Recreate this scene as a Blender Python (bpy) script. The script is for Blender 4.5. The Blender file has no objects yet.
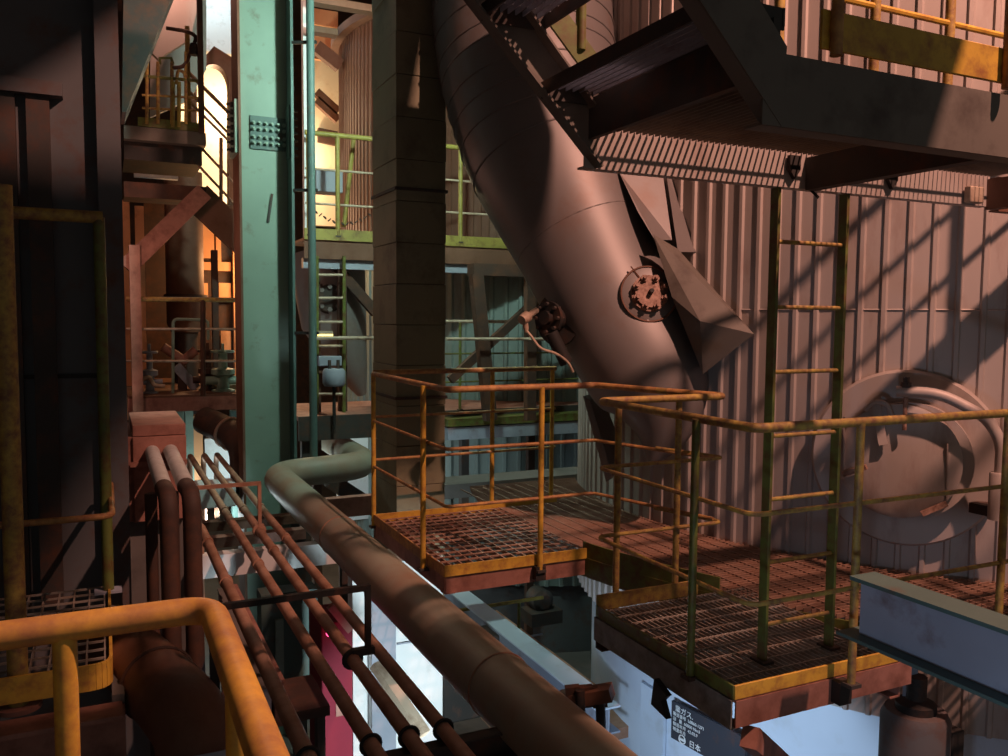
import bpy, math, random
from mathutils import Vector as V, Matrix
random.seed(7)
R = math.radians; PI = math.pi
C = bpy.context.scene.collection
sc = bpy.context.scene

# ------------------------------------------------------------------ camera
F = 845.0; CX = 504.0; CY = 378.0; PITCH = R(4.06); ROLL = R(0.45); YAW = R(25.4)
EYE = V((0, 0, 1.55))
FW = V((math.sin(YAW) * math.cos(PITCH), math.cos(YAW) * math.cos(PITCH), -math.sin(PITCH)))
R0 = V((math.cos(YAW), -math.sin(YAW), 0)); U0 = R0.cross(FW)
RT = R0 * math.cos(ROLL) + U0 * math.sin(ROLL); UP = U0 * math.cos(ROLL) - R0 * math.sin(ROLL)
cam = bpy.data.cameras.new('camera'); co = bpy.data.objects.new('camera', cam); C.objects.link(co)
cam.sensor_width = 36; cam.lens = F / 1008 * 36; cam.clip_end = 200; cam.clip_start = .05
m = Matrix.Identity(4)
for i in range(3):
    m[i][0] = RT[i]; m[i][1] = UP[i]; m[i][2] = -FW[i]; m[i][3] = EYE[i]
co.matrix_world = m
sc.camera = co

def ray(px, py): return FW + RT * ((px - CX) / F) + UP * ((CY - py) / F)
def PZ(px, py, z): d = ray(px, py); return EYE + d * ((z - EYE.z) / d.z)
def PX(px, py, x): d = ray(px, py); return EYE + d * (x / d.x)
def PY(px, py, y): d = ray(px, py); return EYE + d * (y / d.y)
def PD(px, py, dep): return EYE + ray(px, py) * dep

SC1 = V((7.2, 5.6, 0)); SR1 = 3.35
def PS(px, py, r=SR1, c=SC1):                      # a point on the silo's round wall
    d = ray(px, py); a = d.x**2 + d.y**2; ox, oy = EYE.x - c.x, EYE.y - c.y
    b = 2 * (ox * d.x + oy * d.y); cc = ox * ox + oy * oy - r * r
    disc = max(b * b - 4 * a * cc, 0)
    return EYE + d * ((-b - math.sqrt(disc)) / (2 * a))

# ------------------------------------------------------------------ materials
def paint(name, col, rust=.25, rough=.6, metal=0., scale=6., rustcol=(.11, .04, .018), bump=.15, vary=.25, streak=1.0):
    mt = bpy.data.materials.new(name); mt.use_nodes = True
    nt = mt.node_tree; N = nt.nodes; L = nt.links
    b = N['Principled BSDF']; b.inputs['Roughness'].default_value = rough; b.inputs['Metallic'].default_value = metal
    tc = N.new('ShaderNodeTexCoord'); mp = N.new('ShaderNodeMapping'); mp.inputs['Scale'].default_value = (1, 1, streak)
    L.new(tc.outputs['Object'], mp.inputs['Vector'])
    n1 = N.new('ShaderNodeTexNoise'); n1.inputs['Scale'].default_value = scale; n1.inputs['Detail'].default_value = 8; n1.inputs['Roughness'].default_value = .65
    n2 = N.new('ShaderNodeTexNoise'); n2.inputs['Scale'].default_value = scale * .35; n2.inputs['Detail'].default_value = 4
    for n in (n1, n2): L.new(mp.outputs['Vector'], n.inputs['Vector'])
    hi = .72 - rust * .5
    r1 = N.new('ShaderNodeValToRGB'); r1.color_ramp.elements[0].position = hi - .14; r1.color_ramp.elements[1].position = hi + .14
    L.new(n1.outputs['Fac'], r1.inputs['Fac'])
    r2 = N.new('ShaderNodeValToRGB'); r2.color_ramp.elements[0].position = .3; r2.color_ramp.elements[1].position = .7
    r2.color_ramp.elements[0].color = tuple(c * (1 - vary) for c in col) + (1,)
    r2.color_ramp.elements[1].color = tuple(min(1, c * (1 + vary * .5)) for c in col) + (1,)
    L.new(n2.outputs['Fac'], r2.inputs['Fac'])
    mx = N.new('ShaderNodeMix'); mx.data_type = 'RGBA'; mx.inputs['B'].default_value = rustcol + (1,)
    L.new(r1.outputs['Color'], mx.inputs['Factor']); L.new(r2.outputs['Color'], mx.inputs['A'])
    L.new(mx.outputs['Result'], b.inputs['Base Color'])
    if bump:
        bp = N.new('ShaderNodeBump'); bp.inputs['Strength'].default_value = bump; bp.inputs['Distance'].default_value = .01
        L.new(n1.outputs['Fac'], bp.inputs['Height']); L.new(bp.outputs['Normal'], b.inputs['Normal'])
    return mt
def glow(name, col, s):
    mt = bpy.data.materials.new(name); mt.use_nodes = True; b = mt.node_tree.nodes['Principled BSDF']
    b.inputs['Base Color'].default_value = col + (1,); b.inputs['Emission Color'].default_value = col + (1,); b.inputs['Emission Strength'].default_value = s
    return mt
def plain(name, col, rough=.6, metal=0.): return paint(name, col, 0, rough, metal, bump=0, vary=.1)

YEL = paint('yellow_paint', (.66, .41, .055), .25, .5, scale=14, rustcol=(.3, .12, .04))
YELOLD = paint('worn_yellow_paint', (.46, .33, .07), .42, .6, scale=22, rustcol=(.2, .1, .05))
ORRAIL = paint('rusty_orange_rail', (.52, .29, .09), .4, .65, scale=18, rustcol=(.24, .1, .05))
GRN = paint('green_paint', (.13, .17, .035), .3, .55, scale=14)
YGRN = paint('yellow_green_paint', (.30, .255, .055), .2, .55, scale=9)
TEAL = paint('teal_paint', (.21, .31, .255), .0, .6, scale=5, vary=.12, bump=.05)
TEALD = paint('dark_teal_paint', (.07, .13, .12), .03, .6, scale=5)
PINK = paint('red_oxide_steel', (.36, .17, .13), .3, .7, scale=7, rustcol=(.17, .07, .05))
PIPER = paint('rusty_pipe', (.43, .25, .17), .35, .65, scale=5, rustcol=(.24, .11, .06))
PIPEG = paint('green_rusty_pipe', (.29, .28, .215), .3, .55, scale=2.6, rustcol=(.27, .18, .12))
GALV = paint('grating_steel', (.36, .22, .16), .3, .65, .1, scale=12, rustcol=(.26, .13, .08))
GALVC = paint('grey_grating_steel', (.34, .31, .27), .25, .6, .1, scale=12, rustcol=(.25, .17, .11))
DARK = paint('dark_steel', (.045, .04, .036), .2, .7, scale=6)
DARKB = paint('black_steel', (.016, .015, .014), .1, .7)
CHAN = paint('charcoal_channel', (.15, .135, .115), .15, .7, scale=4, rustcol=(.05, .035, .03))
TANK = paint('grey_tank_plate', (.105, .112, .12), .15, .75, scale=4, vary=.2)
CLAD = paint('silo_cladding', (.44, .39, .36), .1, .55, .15, scale=3, vary=.2, streak=.3, rustcol=(.22, .13, .1))
CLAD2 = paint('teal_cladding', (.22, .29, .28), .15, .6, .1, scale=3, vary=.2, streak=.3, rustcol=(.1, .08, .07))
CLADR = paint('brown_cladding', (.14, .065, .04), .2, .65, 0, scale=3, streak=.3)
DUCT = paint('duct_sheet', (.225, .21, .205), .12, .5, .25, scale=2.2, vary=.22, rustcol=(.2, .13, .1), bump=.06)
COLM = paint('insulation_sheet', (.21, .20, .125), .15, .65, .1, scale=3, vary=.25, rustcol=(.08, .06, .04))
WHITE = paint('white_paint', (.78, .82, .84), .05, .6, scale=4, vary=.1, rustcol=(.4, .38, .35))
SHELL = paint('pale_blue_shell', (.56, .66, .80), .08, .55, scale=2.5, vary=.15, rustcol=(.4, .45, .5))
BLUEG = paint('blue_grey_steel', (.30, .34, .42), .03, .6, scale=4)
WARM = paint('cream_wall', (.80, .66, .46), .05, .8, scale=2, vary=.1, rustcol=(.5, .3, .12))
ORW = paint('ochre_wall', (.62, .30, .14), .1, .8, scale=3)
BROWN = paint('brown_steel', (.16, .075, .045), .25, .7, scale=5)
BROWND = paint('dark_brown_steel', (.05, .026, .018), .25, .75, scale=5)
RED = paint('crimson_paint', (.20, .010, .028), .05, .9, scale=6, rustcol=(.15, .02, .02))
CREAM = paint('cream_bracket', (.5, .4, .3), .2, .6)
CONC = paint('concrete', (.14, .13, .12), .15, .85, scale=3, rustcol=(.07, .065, .06))
PEEL = paint('peeling_grey_paint', (.26, .28, .27), .35, .7, scale=10, rustcol=(.12, .11, .1))
LAG = paint('pale_lagging', (.55, .57, .56), .1, .7, scale=6, rustcol=(.3, .24, .2))
SIGNM = plain('sign_board', (.028, .03, .042), .85)
SIGNW = plain('sign_letters', (.75, .78, .8), .5)
BOLT = paint('rusty_bolts', (.42, .26, .2), .35, .6, scale=30)

# ------------------------------------------------------------------ mesh builder
class MB:
    def __init__(s): s.v = []; s.f = []
    def add(s, vs, fs):
        o = len(s.v); s.v += [V(p) for p in vs]; s.f += [tuple(i + o for i in f) for f in fs]; return s
    def box(s, x0, x1, y0, y1, z0, z1):
        return s.add([(x0, y0, z0), (x1, y0, z0), (x1, y1, z0), (x0, y1, z0), (x0, y0, z1), (x1, y0, z1), (x1, y1, z1), (x0, y1, z1)],
                     [(3, 2, 1, 0), (4, 5, 6, 7), (0, 1, 5, 4), (1, 2, 6, 5), (2, 3, 7, 6), (3, 0, 4, 7)])
    def bar(s, p, q, w, h, up=(0, 0, 1)):          # w across, h along up
        p, q, up = V(p), V(q), V(up); d = (q - p).normalized(); a = d.cross(up)
        if a.length < 1e-4: a = d.cross(V((0, 1, 0)))
        a.normalize(); b = a.cross(d).normalized(); a *= w / 2; b *= h / 2
        return s.add([p - a - b, p + a - b, p + a + b, p - a + b, q - a - b, q + a - b, q + a + b, q - a + b],
                     [(0, 1, 2, 3), (7, 6, 5, 4), (4, 5, 1, 0), (5, 6, 2, 1), (6, 7, 3, 2), (7, 4, 0, 3)])
    def loft(s, secs, n=24, cap=True):             # secs: (centre, tangent, rx, ry)
        rings = []; ref = None
        for (c, t, ra, rb) in secs:
            t = V(t).normalized()
            if ref is None:
                ref = t.cross(V((0, 0, 1)))
                if ref.length < .1: ref = t.cross(V((0, 1, 0)))
            a = (ref - t * ref.dot(t)).normalized(); ref = a; b = t.cross(a)
            rings.append([V(c) + a * (ra * math.cos(2 * PI * i / n)) + b * (rb * math.sin(2 * PI * i / n)) for i in range(n)])
        vs = [p for r in rings for p in r]; fs = []
        for k in range(len(rings) - 1):
            for i in range(n):
                j = (i + 1) % n; fs.append((k * n + i, k * n + j, (k + 1) * n + j, (k + 1) * n + i))
        if cap: fs.append(tuple(range(n))[::-1]); fs.append(tuple(range((len(rings) - 1) * n, len(rings) * n)))
        return s.add(vs, fs)
    def tube(s, pts, r, n=12):
        pts = [V(p) for p in pts]; secs = []
        for i, p in enumerate(pts):
            a = pts[max(i - 1, 0)]; b = pts[min(i + 1, len(pts) - 1)]
            k = 1.0
            if 0 < i < len(pts) - 1:
                cs = (p - a).normalized().dot((b - p).normalized()); k = 1 / max(math.sqrt((1 + cs) / 2), .5)
            t = ((p - a).normalized() if p != a else V((0, 0, 0))) + ((b - p).normalized() if p != b else V((0, 0, 0)))
            rr = r[i] if isinstance(r, (list, tuple)) else r
            secs.append((p, t, rr, rr))
        return s.loft(secs, n)
    def ring(s, c, axis, r, t=.01, seg=28, n=6):   # a bead round an axis
        c, ax = V(c), V(axis).normalized(); a = ax.cross(V((0, 0, 1)))
        if a.length < .1: a = ax.cross(V((0, 1, 0)))
        a.normalize(); b = ax.cross(a); vs = []; fs = []
        for i in range(seg):
            u = a * math.cos(2 * PI * i / seg) + b * math.sin(2 * PI * i / seg)
            for k in range(n): vs.append(c + u * (r + t * math.cos(2 * PI * k / n)) + ax * (t * math.sin(2 * PI * k / n)))
        for i in range(seg):
            for k in range(n):
                j = (i + 1) % seg; l = (k + 1) % n; fs.append((i * n + k, j * n + k, j * n + l, i * n + l))
        return s.add(vs, fs)
    def disc(s, c, axis, prof, n=32):              # lathe: prof = [(radius, along axis)]
        c, ax = V(c), V(axis).normalized()
        return s.loft([(c + ax * h, ax, max(r, .0005), max(r, .0005)) for r, h in prof], n)
    def poly(s, pts, thick, nrm=None):             # a flat plate with thickness
        pts = [V(p) for p in pts]; n = V(nrm).normalized() if nrm is not None else (pts[1] - pts[0]).cross(pts[2] - pts[0]).normalized()
        k = len(pts); vs = [p + n * thick / 2 for p in pts] + [p - n * thick / 2 for p in pts]
        fs = [tuple(range(k)), tuple(range(k, 2 * k))[::-1]] + [(i, i + k, (i + 1) % k + k, (i + 1) % k) for i in range(k)]
        return s.add(vs, fs)
    def chan(s, p, q, h, fl, tw=.008, side=1, flip=0):   # a C channel from p to q: web h high, flanges fl toward side
        p, q = V(p), V(q); d = (q - p).normalized(); a = d.cross(V((0, 0, 1))).normalized() * side; z = V((0, 0, 1))
        s.bar(p, q, tw, h); o = a * (fl / 2)
        s.bar(p + o + z * (h / 2 - tw / 2), q + o + z * (h / 2 - tw / 2), fl, tw)
        s.bar(p + o - z * (h / 2 - tw / 2), q + o - z * (h / 2 - tw / 2), fl, tw); return s
    def build(s, name, mat, parent=None, smooth=True, bev=0, ang=38):
        me = bpy.data.meshes.new(name); o = bpy.data.objects.new(name, me)
        if parent is not None:
            off = V((0, 0, 0)); q = parent
            while q is not None: off += V(q.location); q = q.parent
        else:
            xs = [p.x for p in s.v]; ys = [p.y for p in s.v]; zs = [p.z for p in s.v]
            off = V(((min(xs) + max(xs)) / 2, (min(ys) + max(ys)) / 2, min(zs))); o.location = off
        me.from_pydata([tuple(p - off) for p in s.v], [], s.f); me.validate(); me.update()
        import bmesh
        bm = bmesh.new(); bm.from_mesh(me); bmesh.ops.recalc_face_normals(bm, faces=bm.faces); bm.to_mesh(me); bm.free()
        me.materials.append(mat)
        if smooth: me.shade_smooth(); me.set_sharp_from_angle(angle=R(ang))
        C.objects.link(o)
        if parent is not None: o.parent = parent
        if bev:
            b = o.modifiers.new('edge', 'BEVEL'); b.width = bev; b.segments = 2; b.limit_method = 'ANGLE'
        return o

def tag(o, label, cat, group=None):
    o['label'] = label; o['category'] = cat
    if group: o['group'] = group
    return o
def thing(name, label, cat, loc, group=None):
    o = bpy.data.objects.new(name, None); o.empty_display_size = .1; C.objects.link(o); o.location = V(loc); return tag(o, label, cat, group)
def struct(o): o['kind'] = 'structure'; return o
def fillet(pts, r, n=5):
    pts = [V(p) for p in pts]; out = [pts[0]]
    for i in range(1, len(pts) - 1):
        a, p, b = pts[i - 1], pts[i], pts[i + 1]
        k = min(r, (a - p).length * .45, (b - p).length * .45)
        u = p + (a - p).normalized() * k; w = p + (b - p).normalized() * k
        for j in range(n + 1):
            t = j / n; out.append(u * (1 - t)**2 + p * 2 * t * (1 - t) + w * t * t)
    return out + [pts[-1]]
def at(p, z): return V((p[0], p[1], z))

def grating(mb, xs, x0, x1, y0, y1, z, pitch=.03, cross=.1, along='Y', h=.025, t=.005, inside=None):
    """bearing bars along one axis, cross rods along the other, top at z"""
    if along == 'Y':
        k = int((x1 - x0) / pitch)
        for i in range(k + 1): x = x0 + i * pitch; mb.box(x - t / 2, x + t / 2, y0, y1, z - h, z)
        k = int((y1 - y0) / cross)
        for i in range(k + 1): y = y0 + i * cross; mb.box(x0, x1, y - t * .7, y + t * .7, z - .008, z + .002)
    else:
        k = int((y1 - y0) / pitch)
        for i in range(k + 1): y = y0 + i * pitch; mb.box(x0, x1, y - t / 2, y + t / 2, z - h, z)
        k = int((x1 - x0) / cross)
        for i in range(k + 1): x = x0 + i * cross; mb.box(x - t * .7, x + t * .7, y0, y1, z - .008, z + .002)
    return mb

def railing(label, path, posts, ztop, mids, z0, mats, group=None, rt=.02, rm=.011, rp=.018, name='guard_rail', bend=.07, foot=True, postmats=None, midpaths=None):
    mt, mm, mp = mats
    t = thing(name, label, 'railing', at(posts[0] if posts else path[0], z0), group)
    MB().tube(fillet([at(p, ztop) for p in path], bend), rt).build('top_rail', mt, t)
    for k, z in enumerate(mids):
        pth = midpaths[k] if midpaths else path
        MB().tube(fillet([at(p, z) for p in pth], bend), rm, 8).build('mid_rail', mm, t)
    for i, p in enumerate(posts):
        zt = p[2] if len(p) > 2 else ztop; zb = p[3] if len(p) > 3 else z0
        po = MB().tube([at(p, zb), at(p, zt)], rp).build('post', postmats[i] if postmats else mp, t)
        if foot: MB().box(p[0] - .03, p[0] + .03, p[1] - .03, p[1] + .03, zb - .006, zb + .01).build('base_plate', DARK, po)
    return t

# ------------------------------------------------------------------ the setting
FLOORZ = -3.2
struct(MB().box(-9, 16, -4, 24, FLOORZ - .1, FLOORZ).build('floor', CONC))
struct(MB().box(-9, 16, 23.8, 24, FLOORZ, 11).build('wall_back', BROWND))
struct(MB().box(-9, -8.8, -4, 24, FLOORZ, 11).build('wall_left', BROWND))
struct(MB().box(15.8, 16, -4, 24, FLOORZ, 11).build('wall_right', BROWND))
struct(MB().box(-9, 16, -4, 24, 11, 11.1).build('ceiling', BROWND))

# ------------------------------------------------------------------ silos
def corrug(c, r, z0, z1, pitch=.135, depth=.018, rib=.028):
    mb = MB(); n = int(2 * PI * r / pitch); da = 2 * PI / n; pr = []
    for i in range(n):
        a = i * da; f = rib / pitch * da
        pr += [(a, r), (a + da - f * 1.5, r), (a + da - f * 1.15, r + depth), (a + da - f * .35, r + depth)]
    k = len(pr); vs = []
    for z in (z0, z1): vs += [(c.x + q * math.cos(a), c.y + q * math.sin(a), z) for a, q in pr]
    fs = [(i, (i + 1) % k, (i + 1) % k + k, i + k) for i in range(k)]
    return mb.add(vs, fs)
s1 = thing('silo', 'big round silo in pinkish lit ribbed cladding filling the right side', 'silo', (SC1.x, SC1.y, FLOORZ))
corrug(SC1, SR1, -.98, 8.2).build('cladding', CLAD, s1, ang=20)
MB().disc((SC1.x, SC1.y, FLOORZ), (0, 0, 1), [(3.2, 0), (3.2, 3.0)], 96).build('shell', SHELL, s1)
b = MB()
for zz in (1.62, 4.9):
    b.ring((SC1.x, SC1.y, zz), (0, 0, 1), SR1 + .002, .006, 120, 4)
b.build('sheet_joint', CLAD, s1)
MB().disc((SC1.x, SC1.y, 8.1), (0, 0, 1), [(SR1 + .05, 0), (SR1 + .05, .1), (.3, .9)], 96).build('roof', CLAD, s1)

SC2 = V((6.9, 13.3, 0))
s2 = thing('silo', 'second round silo in teal and brown ribbed cladding behind the insulated column', 'silo', (SC2.x, SC2.y, FLOORZ))
corrug(SC2, 3.35, -2.2, 2.4, .2, .03, .05).build('cladding', CLAD2, s2, ang=20)
corrug(SC2, 3.36, 2.4, 5.95, .11, .014, .025).build('upper_cladding', CLADR, s2, ang=20)
MB().disc((SC2.x, SC2.y, 5.9), (0, 0, 1), [(3.5, 0), (3.5, .12), (.3, 1.0)], 72).build('roof', BROWN, s2)
MB().disc((SC2.x, SC2.y, FLOORZ), (0, 0, 1), [(3.25, 0), (3.25, 1.2)], 72).build('shell', TANK, s2)

# ------------------------------------------------------------------ platforms by the silo
PX0, PX1, PY0, PY1 = 1.85, 2.90, 4.72, 6.2
pl = thing('grating_platform', 'steel grating platform with yellow toe boards beside the insulated column', 'platform', ((PX0 + PX1) / 2, PY0, -.17))
grating(MB(), 0, PX0 + .02, PX1, PY0 + .02, PY1 - .02, 0, .075, .095, 'Y', .028, .008).build('grating', GALV, pl, smooth=False)
for nm, a, b_ in (('f', (PX0, PY0), (PX1, PY0)), ('r', (PX0, PY1), (PX1 + .55, PY1 + .0)), ('l', (PX0, PY0), (PX0, PY1))):
    MB().bar(at(a, .005), at(b_, .005), .012, .07).build('toe_board', YEL if nm != 'l' else ORRAIL, pl, bev=.002)
MB().chan((PX0, PY0 + .01, -.085), (PX1, PY0 + .01, -.085), .11, .06, side=-1).build('channel_beam', PINK, pl)
MB().chan((PX0 + .01, PY0, -.085), (PX0 + .01, PY1, -.085), .11, .06, side=1).build('channel_beam', PINK, pl)
MB().chan((PX0, PY1, -.085), (PX1 + .4, PY1, -.085), .11, .06, side=1).build('channel_beam', PINK, pl)
MB().box(2.3, 2.36, PY0 + .03, PY1 - .03, -.1, -.032).build('bearer', DARK, pl)
MB().box(2.455, 2.525, 4.67, 4.72, -.12, -.03).build('post_bracket', DARKB, pl)

# curved walkway round the silo
RO = 4.43; RI = 3.40
wk = thing('grating_walkway', 'curved rusty grating walkway running round the foot of the big silo', 'walkway', (3.3, 4.6, -.16))
def ringx(y, r): d = r * r - (y - SC1.y)**2; return None if d <= 0 else SC1.x - math.sqrt(d)
b = MB(); y = 1.9
while y < 7.1:
    xo = ringx(y, RO); xi = ringx(y, RI) or 5.9
    if y > PY0 and y < PY1: xo = max(xo, PX1 + .012)
    xi = min(xi, 5.9)
    if xi - xo > .03: b.box(xo, xi, y - .0025, y + .0025, -.025, 0)
    y += .036
x = 2.9
while x < 5.8:
    yo0 = SC1.y - math.sqrt(max(RO * RO - (x - SC1.x)**2, 0)); yi = RI * RI - (x - SC1.x)**2
    yi0 = SC1.y - math.sqrt(yi) if yi > 0 else 7.0
    if yi <= 0: yo0 = max(yo0, 1.9)
    if yi0 - yo0 > .03: b.box(x - .0035, x + .0035, max(yo0, 1.9), yi0, -.008, .002)
    x += .11
b.build('grating', GALV, wk, smooth=False)
def arc(r, a0, a1, n, z): return [V((SC1.x + r * math.cos(R(a0 + (a1 - a0) * i / n)), SC1.y + r * math.sin(R(a0 + (a1 - a0) * i / n)), z)) for i in range(n + 1)]
def curved_plate(pts, h, t):
    mb = MB(); vs = []; k = len(pts)
    for p in pts:
        n = (p - at(SC1, p.z)).normalized() * t / 2; z = V((0, 0, h / 2)); vs += [p - n - z, p + n - z, p + n + z, p - n + z]
    fs = [(0, 1, 2, 3), tuple(4 * (k - 1) + i for i in (3, 2, 1, 0))]
    for i in range(k - 1):
        for j in range(4): l = (j + 1) % 4; fs.append((4 * i + j, 4 * i + l, 4 * i + 4 + l, 4 * i + 4 + j))
    return mb.add(vs, fs)
curved_plate(arc(RO, 191, 204.5, 10, .02), .11, .012).build('toe_board', GRN, wk)
curved_plate(arc(RO, 190, 240, 24, -.09), .13, .02).build('edge_beam', GRN, wk)
curved_plate(arc(RI - .02, 168, 240, 30, -.05), .06, .03).build('ledger_angle', PINK, wk)
for a in (196, 205, 216, 228):
    p = arc(RI - .05, a, a, 1, -.06)[0]; q = arc(RO, a, a, 1, -.06)[0]; MB().bar(p, q, .05, .06).build('bearer', PINK, wk)

# front platform
QX0, QX1, QY0, QY1 = 2.335, 3.32, 2.665, 3.75
pf = thing('grating_platform', 'nearest grating platform with ladder standing on it below the manway', 'platform', ((QX0 + QX1) / 2, QY0, -.2))
grating(MB(), 0, QX0 + .02, QX1, QY0 + .02, QY1, 0, .032, .105, 'Y', .025, .005).build('grating', GALVC, pf, smooth=False)
MB().bar((QX0, QY0, .005), (QX1, QY0, .005), .012, .06).build('toe_board', YEL, pf, bev=.002)
MB().bar((QX0, QY0, .005), (QX0, QY1, .005), .012, .06).build('toe_board', GRN, pf, bev=.002)
MB().bar((QX0, QY1, .045), (3.0, QY1, .045), .012, .085).build('toe_board', YELOLD, pf, bev=.002)
MB().chan((QX0, QY0 - .01, -.085), (QX1 + .06, QY0 - .01, -.085), .115, .06, side=-1).build('channel_beam', PINK, pf)
MB().chan((QX0 - .01, QY0, -.09), (QX0 - .01, QY1, -.09), .125, .06, side=1).build('channel_beam', PEEL, pf)
MB().chan((QX1, QY0, -.12), (QX1, 3.42, -.12), .16, .06, side=-1).build('channel_beam', PINK, pf)
MB().chan((QX0, QY1, -.12), (3.05, QY1, -.12), .16, .06, side=1).build('channel_beam', DARK, pf)
MB().bar((2.42, 2.66, -.2), (3.9, 3.7, -1.35), .07, .09).build('knee_brace', PINK, pf)
MB().box(2.87, 2.94, 2.60, 2.655, -.13, -.03).build('post_bracket', DARKB, pf)
kc = PX(664, 694, 2.30)
MB().poly([(2.30, kc.y + .06, kc.z + .05), (2.30, kc.y - .04, kc.z + .01), (2.30, kc.y - .0, kc.z - .03), (2.30, kc.y - .04, kc.z - .10), (2.30, kc.y + .08, kc.z - .08)], .03).build('beam_clip', DARKB, pf)

# ------------------------------------------------------------------ railings
M1 = (.76, .41)
railing('orange rusty guard rail along front and left edges of the platform by the column',
        [(PX0, PY1), (PX0, PY0 - .03), (2.88, PY0 - .03), (3.14, 3.80)],
        [(PX0 - .0, PY1 + .01), (PX0 - .03, 5.02), (2.49, PY0 - .035)], 1.12, M1, -.06, (ORRAIL, ORRAIL, YEL), 'guard rails round the grating platforms', bend=.04)
railing('orange guard rail along the back edge of the platform by the insulated column',
        [(PX0, PY1 + .01), (2.87, PY1 + .03), (3.45, PY1 + .05)], [(2.86, PY1 + .04), (3.42, PY1 + .05)], 1.13, (.79, .46), -.03,
        (ORRAIL, ORRAIL, YEL), 'guard rails round the grating platforms')
railing('green and yellow guard rail looping round the nearest grating platform',
        [(3.02, 4.2), (3.17, 3.75), (QX0, 3.76), (QX0, 2.585), (4.9, 2.56)],
        [(2.47, 3.775), (2.87, 3.785), (QX0 - .02, 2.93), (2.905, 2.575), (3.86, 2.565)], 1.12, (.77, .40), -.03,
        (YELOLD, YELOLD, YELOLD), 'guard rails round the grating platforms', bend=.06, postmats=[YELOLD, YELOLD, GRN, YELOLD, YELOLD])

# ladder
ld = thing('ladder', 'tall green ladder with yellow rungs in front of the big silo', 'ladder', (2.86, 2.87, 0))
for x in (2.675, 3.085):
    MB().box(x - .008, x + .008, 2.85, 2.90, 0, 2.32).build('side_rail', GRN, ld, bev=.002)
    MB().box(x - .03, x + .03, 2.83, 2.92, 0, .012).build('foot_plate', DARK, ld)
for i in range(8):
    z = .17 + i * .2875
    MB().tube([(2.675, 2.875, z), (3.085, 2.875, z)], .010, 10).build('rung', YELOLD, ld)

# ------------------------------------------------------------------ upper landing and stair
NY, FY = 1.85, 2.84; LZ0, LZ1 = 2.09, 2.29; LX0, LX1 = 1.70, 4.03
la = thing('stair_landing', 'dark overhead grating landing in front of the silo at upper right', 'landing', (LX0, NY, LZ0))
grating(MB(), 0, LX0 + .03, LX1, NY + .01, FY - .01, LZ1, .030, .1, 'Y', .018, .004).build('grating', CHAN, la, smooth=False)
MB().chan((LX0 - .04, NY, (LZ0 + LZ1) / 2), (5.2, NY, (LZ0 + LZ1) / 2), LZ1 - LZ0, .07, side=-1).build('channel_beam', CHAN, la)
MB().chan((LX0 - .02, FY, (LZ0 + LZ1) / 2 + .018), (LX1, FY, (LZ0 + LZ1) / 2 + .018), LZ1 - LZ0 - .036, .05, side=-1).build('channel_beam', CLAD, la)
MB().chan((LX1 + .05, FY - .02, (LZ0 + LZ1) / 2), (5.2, FY - .02, (LZ0 + LZ1) / 2), LZ1 - LZ0 - .03, .05, side=-1).build('channel_beam', BROWN, la)
MB().box(LX0 - .005, LX0 + .02, NY, FY, 2.235, 2.385).build('end_beam', DARK, la)
MB().box(LX1 - .02, LX1 + .04, NY + .02, FY, LZ0 + .02, LZ1 - .03).build('cross_beam', BROWN, la)
MB().box(2.80, 2.86, NY + .02, FY - .01, LZ0 + .03, LZ1 - .03).build('cross_beam', DARK, la)
for x in (2.72, 3.32): MB().poly([(x - .03, FY - .02, LZ1 - .03), (x + .03, FY - .02, LZ1 - .03), (x + .03, FY - .02, LZ1 - .09), (x, FY - .02, LZ1 - .13), (x - .03, FY - .02, LZ1 - .09)], .02, (0, 1, 0)).build('hanger_lug', DARKB, la)
b = MB(); b.bar((2.84, FY + .015, LZ0 + .05), (2.87, FY - .02, LZ0 + .0), .01, .012); b.build('hook', DARKB, la)
t_ = MB().bar((1.86, NY - .01, 2.375), (5.2, NY - .01, 2.375), .012, .11); t_.build('toe_board', YEL, la, bev=.003)
MB().bar((1.86, FY, 2.36), (5.2, FY, 2.36), .012, .09).build('toe_board', YEL, la)
# box with tag on the far beam
bx = MB().box(3.83, 3.93, FY - .05, FY - .012, 2.13, 2.21); bx.build('terminal_box', CREAM, la, bev=.006)
LRM = (YELOLD, YELOLD, ORRAIL)
railing('yellow and rust guard rail standing on the near edge of the overhead landing', [(1.75, NY - .03), (5.2, NY - .03)],
        [(1.90, NY - .03), (2.65, NY - .03), (3.4, NY - .03), (4.2, NY - .03)], 3.35, (2.98, 2.66), 2.3, LRM, 'guard rails of the overhead landing', name='guard_rail', foot=False)
railing('yellow guard rail standing on the far edge of the overhead landing next to silo', [(2.6, FY + .02), (5.2, FY + .02)],
        [(2.65, FY + .02), (3.22, FY + .02), (3.72, FY + .02), (4.5, FY + .02)], 3.35, (2.98, 2.66), 2.3, (YEL, YEL, YELOLD), 'guard rails of the overhead landing', name='guard_rail', rt=.024, rm=.015, rp=.023, foot=False)

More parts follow.
